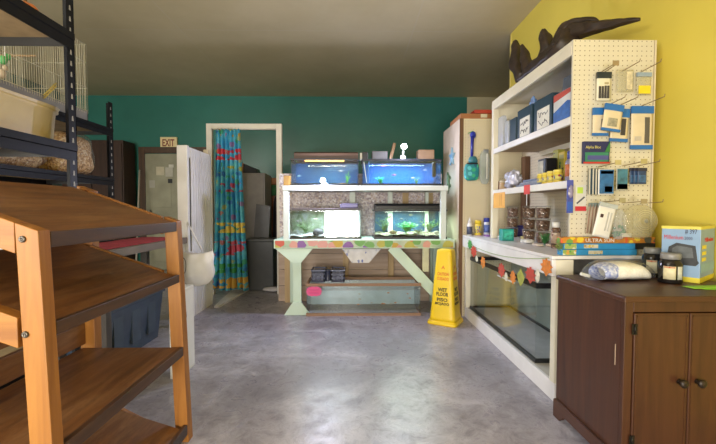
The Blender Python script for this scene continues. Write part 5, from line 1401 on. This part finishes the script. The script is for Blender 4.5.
# alpha bloc card
a_, b_ = PY(583, 163.5, Yp), PY(609.5, 141.5, Yp)
g = thing('bloc_carton', 'dark blue and green carton with yellow lettering hung mid way on the pegboard', 'box', ((a_.x + b_.x) / 2, Yp, a_.z))
W_, H_ = b_.x - a_.x, b_.z - a_.z
MB().box(a_.x, b_.x, Yp - .004, Yp + .014, a_.z, b_.z).build('carton_body', plain((.015, .02, .09), .4), g, .002)
MB().box(a_.x + W_ * .05, b_.x - W_ * .05, Yp - .006, Yp - .0045, a_.z + H_ * .08, a_.z + H_ * .5).build('green_panel', plain((.03, .20, .12), .4), g)
MB().box(a_.x + W_ * .14, b_.x - W_ * .06, Yp - .0075, Yp - .0062, a_.z + H_ * .16, a_.z + H_ * .36).build('blue_block', plain((.07, .08, .26), .4), g)
MB().box(a_.x - .001, b_.x + .001, Yp - .0062, Yp - .0045, a_.z - .001, a_.z + H_ * .07).build('red_band', plain((.50, .04, .03), .4), g)
MB().prism([(b_.x - W_ * .2, a_.z + H_ * .52), (b_.x, a_.z + H_ * .52), (b_.x, b_.z)], 'Y', Yp - .006, Yp - .0045).build('green_corner', plain((.03, .18, .05), .4), g)
text('Alpha Bloc', W_ * .58, H_ * .16, (a_.x + W_ * .36, Yp - .005, a_.z + H_ * .72), plain((.62, .56, .16), .4), g)
hook(598, 167, .17, (.42, .36, .16)); hook(622, 166, .17, (.42, .36, .16)); hook(637, 166, .17)
for k, (x0, x1, lab) in enumerate(((588, 591.5, 'edge of a dark card packet, first of four on the third row hook'), (591.5, 595, 'edge of a dark card packet, second of four on the third row hook'), (594.5, 598.5, 'edge of a dark card packet, third of four on the third row hook'))):
    pack('card_packet', lab, 'packet', x0, 168.5 + .3 * k, x1 + 12, 194.5, Yp - .012 - .018 * k, plain((.06, .10, .13), .4, var=.3), None, .2, None, [(0, 0, .08, 1, plain((.6, .55, .42), .5), 'card_edge')], .006)
pack('card_packet', 'white edged blue card packet at the front of the third row', 'packet', 597.5, 169, 614, 195, Yp - .075, plain((.66, .64, .58), .5), None, .2, None, [(.06, .05, .94, .97, plain((.02, .11, .28), .4, var=.4, scale=30), 'blue_print'), (.36, .10, .86, .34, plain((.66, .64, .58), .5), 'white_figure'), (.1, .8, .9, .93, plain((.03, .05, .06), .4), 'dark_title')], .006)
pack('card_packet', 'blue green card packet in the middle of the third row', 'packet', 615.5, 168.5, 627.5, 190.5, Yp - .02, plain((.55, .55, .48), .5), None, .2, None, [(.06, .05, .94, .97, plain((.05, .17, .24), .4, var=.5, scale=25), 'blue_print'), (.06, .05, .94, .3, plain((.12, .22, .08), .4), 'green_foot')], .006)
for k, (x0, x1, lab) in enumerate(((629, 636, 'small navy card packet of the third row, next to the blue green one'), (633, 641, 'small navy card packet in the middle of the wall side hook'), (637, 646, 'small navy card packet of the third row, by the wall'))):
    pack('card_packet', lab, 'packet', x0, 168, x1, 184, Yp - .008 - .012 * k, plain((.03, .06, .14), .4, var=.4, scale=30), plain((.03, .03, .05), .4), .2, None, [(.1, .1, .9, .55, plain((.05, .13, .26), .4, var=.5, scale=40), 'blue_print')], .006)
hook(602, 202, .17, (.34, .30, .16)); hook(622, 203, .17, (.32, .26, .14)); hook(640, 203.5, .17)
for k, lab in enumerate(('edge of a cream packet, first of four in the bottom row', 'edge of a cream packet, second of four in the bottom row', 'edge of a cream packet, third of four in the bottom row', 'edge of a cream packet, last of four, touching the white pouch')):
    pack('cream_packet', lab, 'packet', 587 + 3 * k, 203.5, 601 + 3 * k, 234, Yp - .008 - .014 * k, plain((.56, .48, .36), .5, var=.15), plain((.20, .26, .24), .5), .12, None, [(0, 0, .10, .95, plain((.28, .18, .12), .5), 'brown_edge')], .006, .10)
pack('white_pouch', 'tilted white pouch with a heart mark at the front of the bottom row', 'packet', 595, 203, 613.5, 237.5, Yp - .085, plain((.70, .68, .64), .4, var=.08), plain((.42, .46, .46), .4), .12, None, [(.16, .56, .32, .66, plain((.05, .02, .02), .5), 'heart_mark'), (.55, .2, .62, .75, plain((.4, .4, .38), .5), 'printed_line'), (.72, .2, .78, .75, plain((.45, .45, .42), .5), 'printed_line')], .012, .22)
q = PY(618.5, 228, Yp - .055)
g = thing('plant_packet', 'clear packet with a dark green plastic plant in the bottom row', 'packet', (q.x, Yp - .055, q.z - .06))
MB().blob((q.x, Yp - .055, q.z + .02), (.038, .018, .08), 18, 14, 0, .08, 20, .7).build('film', PLASTIC, g)
mb = MB(); R = random.Random(4)
for i in range(26):
    d = Vector((R.uniform(-1, 1), R.uniform(-.35, .35), R.uniform(-1, 1))) * .028
    mb.blob(Vector((q.x, Yp - .055, q.z - .015)) + d, (.009, .004, .007), 6, 4)
mb.build('plant_leaf', plain((.03, .17, .06), .4, var=.4), g)
q = PY(639, 222, Yp - .065)
g = thing('coil_packet', 'large clear bag with a round coil and a grey hub in the bottom row', 'packet', (q.x, Yp - .065, q.z - .1))
MB().blob((q.x, Yp - .065, q.z), (.088, .022, .086), 24, 16, 0, .08, 16, .8).build('film', glass((.95, .94, .86), .1, 1.45, .16, .5, (.70, .66, .50)), g)
mb = MB(); cq = PY(647, 221, Yp - .065)
for r in (.060, .05, .04, .03):
    mb.tube([(cq.x - .012 + r * math.cos(a), Yp - .070, cq.z + r * math.sin(a)) for a in [k * PI / 14 for k in range(29)]], .0035, 6, caps=False)
mb.build('clear_coil', glass((.95, .93, .82), .05, 1.6, .3, 0, (.75, .72, .58)), g)
MB().blob((cq.x - .012, Yp - .077, cq.z), (.011, .006, .011), 10, 8).build('hub', plain((.30, .31, .32), .4), g)
MB().cbox(PY(626, 235, Yp - .065), (.05, .01, .02)).build('end_fitting', plain((.55, .52, .42), .5), g)
# packets at the aisle edge of the pegboard
ye = BY0 + .0
q0, q1 = PY(566.5, 213, ye - .012), PY(573.5, 180, ye - .012)
g = thing('blister_pack', 'blue and purple blister pack hanging at the aisle edge of the pegboard', 'packet', ((q0.x + q1.x) / 2, ye - .01, q0.z))
MB().box(q0.x, q1.x, ye - .014, ye - .009, q0.z, q1.z).build('backing_card', plain((.06, .08, .34), .4, var=.3, scale=20), g, .001)
MB().blob(((q0.x + q1.x) / 2, ye - .018, q0.z * .35 + q1.z * .65), (.014, .012, .035), 12, 8).build('blister', blobs((.25, .22, .34), [(.6, .58, .6), (.1, .1, .3)], 50, .4), g)
MB().box(q0.x + .003, q1.x - .003, ye - .0155, ye - .0142, q0.z + .01, q0.z + .06).build('blue_print', plain((.03, .10, .42), .4), g)
q0, q1 = PY(575, 211, ye - .006), PY(586.5, 185, ye - .006)
g = thing('card_packet', 'white card with a red foot and lime corner beside the blister pack', 'packet', ((q0.x + q1.x) / 2, ye - .006, q0.z))
MB().box(q0.x, q1.x, ye - .006, ye - .003, q0.z, q1.z).build('card_body', plain((.62, .60, .54), .5), g)
MB().box(q0.x, q1.x, ye - .0075, ye - .0062, q0.z, q0.z + .025).build('red_foot', plain((.56, .04, .05), .4), g)
MB().box(q0.x + .01, q0.x + .04, ye - .0075, ye - .0062, q1.z - .045, q1.z - .012).build('lime_mark', plain((.45, .62, .08), .5), g)
MB().bar((q0.x + .008, ye - .007, q0.z + .04), (q1.x - .01, ye - .007, q0.z + .075), .002, .008).build('drawn_line', plain((.10, .10, .12), .5), g)

# --- driftwood on top of the shelves
dwm = wood((.010, .006, .004), (.055, .034, .022), 'Y', .5, 1.5)
g = thing('driftwood', 'long dark forked driftwood lying on top of the display shelves', 'driftwood', (1.38, 2.5, bz1))
def dp(px, py, Xp_): return PXp(px, py, Xp_)
def branch(pts, rs, n=8, jit=.35):
    out, ro = [], []
    for i in range(len(pts) - 1):
        p0, p1, p2, p3 = pts[max(i - 1, 0)], pts[i], pts[i + 1], pts[min(i + 2, len(pts) - 1)]
        for k in range(n):
            t_ = k / n
            out.append(.5 * ((2 * p1) + (p2 - p0) * t_ + (2 * p0 - 5 * p1 + 4 * p2 - p3) * t_ ** 2 + (3 * p1 - p0 - 3 * p2 + p3) * t_ ** 3))
            ro.append(rs[i] * (1 - t_) + rs[i + 1] * t_)
    out.append(pts[-1]); ro.append(rs[-1])
    return MB().tube(out, ro, 18, 0, True, True, jit, 16)
fz = bz1
lowz = fz + .045
main = [Vector((1.225, 2.70, lowz)), Vector((1.255, 2.52, fz + .075)), Vector((1.30, 2.32, fz + .10)), dp(570, 34, 1.36), dp(595, 27.5, 1.42), dp(618, 23, 1.47), dp(640, 19.5, 1.52)]
branch(main, [.03, .045, .065, .055, .035, .022, .008], 8, .3).build('trunk', dwm, g)
branch([Vector((1.23, 2.68, fz + .05)), dp(517.5, 66, 1.235), dp(516.5, 53, 1.235), dp(515, 41, 1.235)], [.045, .048, .04, .014], 8, .3).build('claw', dwm, g)
branch([Vector((1.25, 2.62, fz + .06)), dp(526, 62, 1.24), dp(524.5, 53, 1.24), dp(522, 45, 1.24)], [.045, .034, .026, .008], 6, .3).build('claw', dwm, g)
branch([Vector((1.28, 2.45, fz + .06)), dp(546, 44, 1.28), dp(544, 35, 1.28), dp(543.5, 30, 1.28)], [.055, .04, .03, .014], 6, .3).build('stub', dwm, g)
branch([Vector((1.30, 2.38, fz + .10)), dp(566, 27, 1.34), dp(580, 22, 1.38), dp(593, 20.5, 1.42), dp(600, 23, 1.44)], [.05, .034, .024, .018, .008], 6, .3).build('ridge', dwm, g)

# ------------------------------------------------------------------ brown cabinet
QX0, QX1, QY0, QY1, QZ = 1.008, 1.60, 1.338, 1.782, .700
MAH = lambda ax: wood((.038, .012, .005), (.09, .031, .012), ax, .42)
qb = thing('wooden_cabinet', 'dark reddish brown two door cabinet beside the white counter', 'cabinet', ((QX0 + QX1) / 2, (QY0 + QY1) / 2, 0))
MB().prism([(QX0 - .012, QZ - .022), (QX1 + .012, QZ - .022), (QX1 + .012, QZ - .006), (QX1 + .006, QZ), (QX0 - .006, QZ), (QX0 - .012, QZ - .006)], 'Y', QY0 - .014, QY1).build('top', MAH('X'), qb, .003)
MB().box(QX0, QX0 + .016, QY0 + .02, QY1, .07, QZ - .0225).build('side_panel', MAH('Z'), qb)
MB().box(QX1 - .016, QX1, QY0 + .02, QY1, .07, QZ - .0225).build('side_panel', MAH('Z'), qb)
MB().box(QX0 + .0165, QX1 - .0165, QY1 - .01, QY1, .07, QZ - .0225).build('back_panel', MAH('Z'), qb)
DV = 1.25
mb = MB().box(QX0, QX0 + .032, QY0 + .001, QY0 + .0195, .07, QZ - .0225).box(QX1 - .032, QX1, QY0 + .001, QY0 + .0195, .07, QZ - .0225).box(QX0 + .0325, QX1 - .0325, QY0 + .001, QY0 + .0195, QZ - .062, QZ - .0225).box(QX0 + .0325, QX1 - .0325, QY0 + .001, QY0 + .0195, .07, .10)
mb.build('face_frame', MAH('Z'), qb, .002)
for a_, c2, kx in ((QX0 + .034, DV - .0015, DV - .034), (DV + .0015, QX1 - .034, DV + .034)):
    z0_, z1_ = .103, QZ - .065
    dr = MB().box(a_, c2, QY0 - .003, QY0 + .015, z0_, z1_).build('door', MAH('Z'), qb, .003)
    mb = MB()
    for (x0, x1, za, zb_) in ((a_ + .008, a_ + .012, z0_ + .008, z1_ - .008), (c2 - .012, c2 - .008, z0_ + .008, z1_ - .008), (a_ + .008, c2 - .008, z1_ - .012, z1_ - .008), (a_ + .008, c2 - .008, z0_ + .008, z0_ + .012)):
        mb.box(x0, x1, QY0 - .0042, QY0 - .003, za, zb_)
    mb.build('edge_trim', MAH('X'), dr)
    k_ = MB(Matrix.Translation((kx, QY0 - .003, PY(687, 381, QY0).z)) @ Matrix.Rotation(PI / 2, 4, 'X'))
    k_.lathe([(.010, 0), (.006, .004), (.006, .012), (.015, .018), (.016, .024), (.010, .029), (.002, .030)], seg=20); k_.build('knob', plain((.03, .02, .014), .4, .4), dr)
    hx_ = a_ if kx > a_ + .1 else c2
    for py in (329, 440):
        zc = PY(630, py, QY0).z
        mb = MB().box(hx_ - .010, hx_ + .010, QY0 - .006, QY0 - .0045, zc - .02, zc + .02)
        mb.tube([(hx_, QY0 - .0075, zc - .016), (hx_, QY0 - .0075, zc + .016)], .0032, 8)
        mb.build('hinge', plain((.012, .010, .008), .45, .4), dr)
# scalloped plinth
def scal(L):
    pts = [(0, 0), (.05, 0), (.06, .012), (.075, .018), (.085, .034), (.11, .038)]
    return pts + [(L - a_, z_) for a_, z_ in pts[::-1]] + [(L, .082), (L - .004, .088), (.004, .088), (0, .082)]
MB().prism([(QY0 + .001 + a_, z_) for a_, z_ in scal(QY1 - QY0 - .001)], 'X', QX0 - .014, QX0 - .0005).build('plinth', MAH('Y'), qb, .002)
MB().prism([(QX0 - .014 + a_, z_) for a_, z_ in scal(QX1 - QX0 + .028)], 'Y', QY0 - .013, QY0 + .0005).build('plinth', MAH('X'), qb, .002)
MB().prism([(QY0 + .001 + a_, z_) for a_, z_ in scal(QY1 - QY0 - .001)], 'X', QX1 + .0005, QX1 + .014).build('plinth', MAH('Y'), qb, .002)
q0, q1 = PXp(615.5, 344, QX0), PXp(617, 366, QX0)
MB().box(QX0 - .0006, QX0 - .0001, q0.y - .002, q0.y + .002, q1.z, q0.z).build('scratch', plain((.5, .38, .26), .6), qb)

# --- things on the brown cabinet
T_ = QZ + .001
g = thing('gravel_bag', 'clear bag of white gravel with a blue end lying on the brown cabinet', 'bag', (1.17, 1.64, T_))
def pouch(x0, x1, yc, hy_, hz_, taper, nu=30, nv=20, x_from=0.0, x_to=1.0, ins=0.0):
    def fn(u_, v_):
        uu = x_from + (x_to - x_from) * u_; x = x0 + (x1 - x0) * uu
        e = max(0.0, 1 - abs(2 * uu - 1) ** 3.0) ** .55
        a = 2 * PI * v_
        r = 1 + .06 * noise.noise((uu * 6, math.cos(a) * 1.4, math.sin(a) * 1.4)) - ins
        ca, sa = math.cos(a), math.sin(a)
        return (x, yc + hy_ * (.35 + .65 * e) * r * math.copysign(abs(ca) ** .75, ca) + .02 * (uu - .5), T_ + hz_ * (.08 + .92 * e) * (1 + r * math.copysign(abs(sa) ** .8, sa)) * .97 + .0005)
    return MB().sheet(fn, nu, nv)
bx0_, bx1_ = PY(586, 275, 1.64).x + .01, PY(668, 275, 1.60).x - .040
pouch(bx0_ + .02, bx1_ - .005, 1.66, .078, .042, 0, x_from=.10, x_to=.32, ins=.06).build('blue_fill', speckle(((0, (.20, .24, .50)), (.5, (.36, .42, .66)), (1, (.74, .76, .82))), 110, .4, .1), g)
pouch(bx0_ + .02, bx1_ - .005, 1.66, .078, .041, 0, x_from=.30, x_to=.97, ins=.05).build('gravel_fill', speckle(((0, (.78, .76, .69)), (.5, (.84, .82, .76)), (1, (.89, .88, .83))), 140, .4, .1), g)
pouch(bx0_, bx1_ + .012, 1.66, .083, .046, 0).build('clear_film', glass((.98, .98, .98), .2, 1.2, .03, .15, (.85, .87, .9)), g)
MB().cbox((bx0_ - .006, 1.653, T_ + .02), (.05, .012, .014), 0, Euler((0, .25, .2)).to_matrix()).build('tied_neck', plain((.62, .64, .62), .4), g, .003)
q = PY(625, 268, 1.60); MB().box(bx0_ + .19, bx0_ + .26, 1.585, 1.62, T_ + .068, T_ + .0695).build('red_label', plain((.56, .14, .10), .5), g) if False else None
def blackjar(lab, x, y, r, h_, lidc, labc):
    g = thing('black_jar', lab, 'jar', (x, y, T_))
    MB().lathe([(r * .95, 0), (r, .005), (r, h_ * .66), (r * .82, h_ * .76), (r * .74, h_ * .8)], (x, y, T_), 28).build('jar_body', plain((.012, .010, .010), .15, var=.2), g)
    MB().lathe([(r * .80, h_ * .80), (r * .84, h_ * .82), (r * .84, h_ * .97), (r * .78, h_)], (x, y, T_), 28).build('lid', plain(lidc, .35), g)
    def lb(a0, a1, nm, mt, z0=.14, z1=.58):
        MB().sheet(lambda u_, v_: (x + (r + .0008) * math.cos(a0 + (a1 - a0) * u_), y + (r + .0008) * math.sin(a0 + (a1 - a0) * u_), T_ + h_ * (z0 + (z1 - z0) * v_)), 12, 2, .0006).build(nm, mt, g)
    lb(-2.85, -1.85, 'paper_label', plain(labc, .5, var=.15, scale=30)); lb(-1.7, -1.2, 'side_label', plain((.52, .52, .44), .5, var=.2, scale=30))
    lb(-2.8, -1.9, 'red_print', plain((.45, .07, .03), .5), .52, .57)
    for k in range(3): lb(-2.1, -1.5, 'printed_line', plain((.2, .18, .14), .5), .2 + .09 * k, .225 + .09 * k) if False else None
blackjar('squat black jar with a grey lid and cream label before the blue filter carton', 1.385, 1.58, .043, .128, (.22, .215, .21), (.62, .56, .36))
blackjar('black jar with a grey rim partly hidden behind the gravel bag', 1.436, 1.737, .042, .135, (.20, .20, .19), (.56, .53, .38))
# blue filter carton, two faces seen
c0, cL = Vector((1.487, 1.55)), Vector((1.411, 1.66)); dL = (cL - c0); 
lL = dL.length; uL = dL.normalized(); uR = Vector((-uL.y, uL.x)) * -1
if uR.x < 0: uR = -uR
LR = .235; ht = PY(700, 227, 1.55).z - T_
ang = math.atan2(uR.y, uR.x)
g = thing('filter_carton', 'pale blue carton picturing a black filter on the brown cabinet by the yellow wall', 'box', (c0.x, c0.y, T_), ang)
# local frame: x along the face towards the wall, y along the face towards the shelves
BLC = plain((.24, .37, .55), .4, var=.1, scale=8)
MB().box(0, LR, 0, lL, .0, ht).build('carton_body', BLC, g, .002, local=True)
MB().box(-.0012, LR + .001, -.0012, lL + .001, .0, .022).build('yellow_foot', plain((.74, .62, .04), .4), g, local=True)
MB().box(-.0008, LR + .001, -.0008, lL + .001, ht - .012, ht + .0008).build('yellow_top', plain((.68, .60, .10), .4), g, local=True)
Rl = Matrix.Rotation(ang, 3, 'Z'); O = Vector((c0.x, c0.y, T_))
FR_ = Rl @ FRONT                      # lettering on the wall side face
SD = Rl @ AISLE                       # lettering on the shelf side face (facing -x)
REDT, YT = plain((.55, .03, .03), .4), plain((.80, .66, .05), .4)
text('Millenium', lL * .50, .019, O + Rl @ Vector((-.0015, lL * .68, ht * .80)), REDT, g, SD)
text('2000', lL * .20, .013, O + Rl @ Vector((-.0015, lL * .30, ht * .79)), plain((.08, .08, .14), .4), g, SD)
text('# 397', lL * .30, .022, O + Rl @ Vector((-.0015, lL * .24, ht * .91)), plain((.03, .03, .05), .4), g, SD, 'handwriting_mark')
text('Millenium', .135, .019, O + Rl @ Vector((.13, -.0015, ht * .76)), REDT, g, FR_)
for k in range(3):
    MB().box(.02, .085, -.002, -.0012, ht * (.60 - .11 * k), ht * (.665 - .11 * k)).build('yellow_flash', YT, g, local=True)
MB().box(.004, LR - .004, -.0018, -.0012, ht * .18, ht * .33).build('pale_band', plain((.24, .42, .56), .4), g, local=True)
# printed picture of the filter on the shelf side face
mb = MB(); mb.prism([(lL * a_, ht * z_) for a_, z_ in ((.78, .30), (.10, .30), (.02, .36), (.06, .40), (.12, .66), (.60, .70), (.80, .62), (.86, .40))], 'X', -.0018, -.0012)
mb.build('filter_picture', plain((.03, .032, .035), .4, var=.4, scale=30), g, local=True)
MB().prism([(lL * a_, ht * z_) for a_, z_ in ((.16, .44), (.20, .62), (.58, .65), (.70, .60), (.72, .42))], 'X', -.0024, -.0019).build('picture_highlight', plain((.10, .11, .115), .4, var=.3, scale=30), g, local=True)
# yellow tray and green papers
for k, (x0, y0, x1, y1, c_, lab, a_) in enumerate(((1.36, 1.445, 1.56, 1.50, (.28, .62, .05), 'lime green paper lying on the brown cabinet, over the other sheet', .05), (1.40, 1.42, 1.58, 1.485, (.22, .50, .05), 'lower lime green paper lying on the brown cabinet', -.12))):
    R4 = Matrix.Translation(((x0 + x1) / 2, (y0 + y1) / 2, T_ + .0012 * (1 - k))) @ Matrix.Rotation(a_, 4, 'Z')
    mb = MB(R4); w_, d_ = (x1 - x0) / 2, (y1 - y0) / 2
    mb.sheet(lambda u_, v_: (-w_ + 2 * w_ * u_, -d_ + 2 * d_ * v_, .0004 + .003 * u_ * u_ * (1 - k)), 10, 4, .0005)
    tag(mb.build('green_paper', plain(c_, .6, var=.05)), lab, 'paper')
# ------------------------------------------------------------------ light
w = bpy.data.worlds.new('world'); SC.world = w; w.use_nodes = True
bg = w.node_tree.nodes['Background']
bg.inputs[0].default_value = (.75, .85, 1.0, 1); bg.inputs[1].default_value = 1.0
# daylight entering by the two shop windows behind the camera
area('window_light', ((W2 + W3) / 2, YR + .02, .9), ((W2 + W3) / 2, 3, .8), W3 - W2 - .1, 1.1, 60, (1.0, .95, .88))
area('window_light', ((W0 + W1) / 2, YR + .02, 1.5), ((W0 + W1) / 2 + 1.2, 3, 1.2), W1 - W0 - .1, 1.55, 150, (1.0, .94, .84))
# added fill lamps low at the windows, aimed up to brighten the ceiling
area('ceiling_fill', ((W0 + W1) / 2, YR + .05, .9), (-1.0, 5.2, ZC), W1 - W0 - .1, .4, 100, (1.0, .93, .80))
area('ceiling_fill', ((W2 + W3) / 2, YR + .05, .5), (.6, 5.2, ZC), W3 - W2 - .1, .4, 60, (1.0, .93, .80))
for x in (-3.2, -2.15):
    area('tube_light', (x, -.55, ZC - .095), (x, -.55, 0), .25, 1.2, 16, (1.0, .95, .86))
# tank lamps
area('tank_light', ((lx0 + lx1) / 2 + .06, ty + .10, lz1 - .02), ((lx0 + lx1) / 2 + .06, ty + .16, 0), .5, .06, 9, (.86, .92, 1.0))
area('tank_light', ((rx0 + rx1) / 2, ty + .14, lz1 - .022), ((rx0 + rx1) / 2, ty + .17, 0), .5, .06, 8, (.88, 1.0, .9))
area('tank_light', ((ax0 + ax1) / 2, uy + .12, az1 - .018), ((ax0 + ax1) / 2, uy + .16, 0), .45, .05, 6, (1.0, .74, .45))
area('tank_light', ((bx0 + bx1) / 2, uy + .12, bz1_t - .004), ((bx0 + bx1) / 2, uy + .17, 0), .6, .08, 10, (.75, .88, 1.0))
vs_ = SC.view_settings
vs_.view_transform = 'Standard'; vs_.look = 'None'; vs_.gamma = 1; vs_.use_curve_mapping = False
vs_.exposure = -0.05
cy = SC.cycles
cy.use_denoising = True
cy.max_bounces = 10; cy.transparent_max_bounces = 24; cy.diffuse_bounces = 5; cy.glossy_bounces = 4
cy.sample_clamp_indirect = 4.0; cy.caustics_reflective = False; cy.caustics_refractive = False
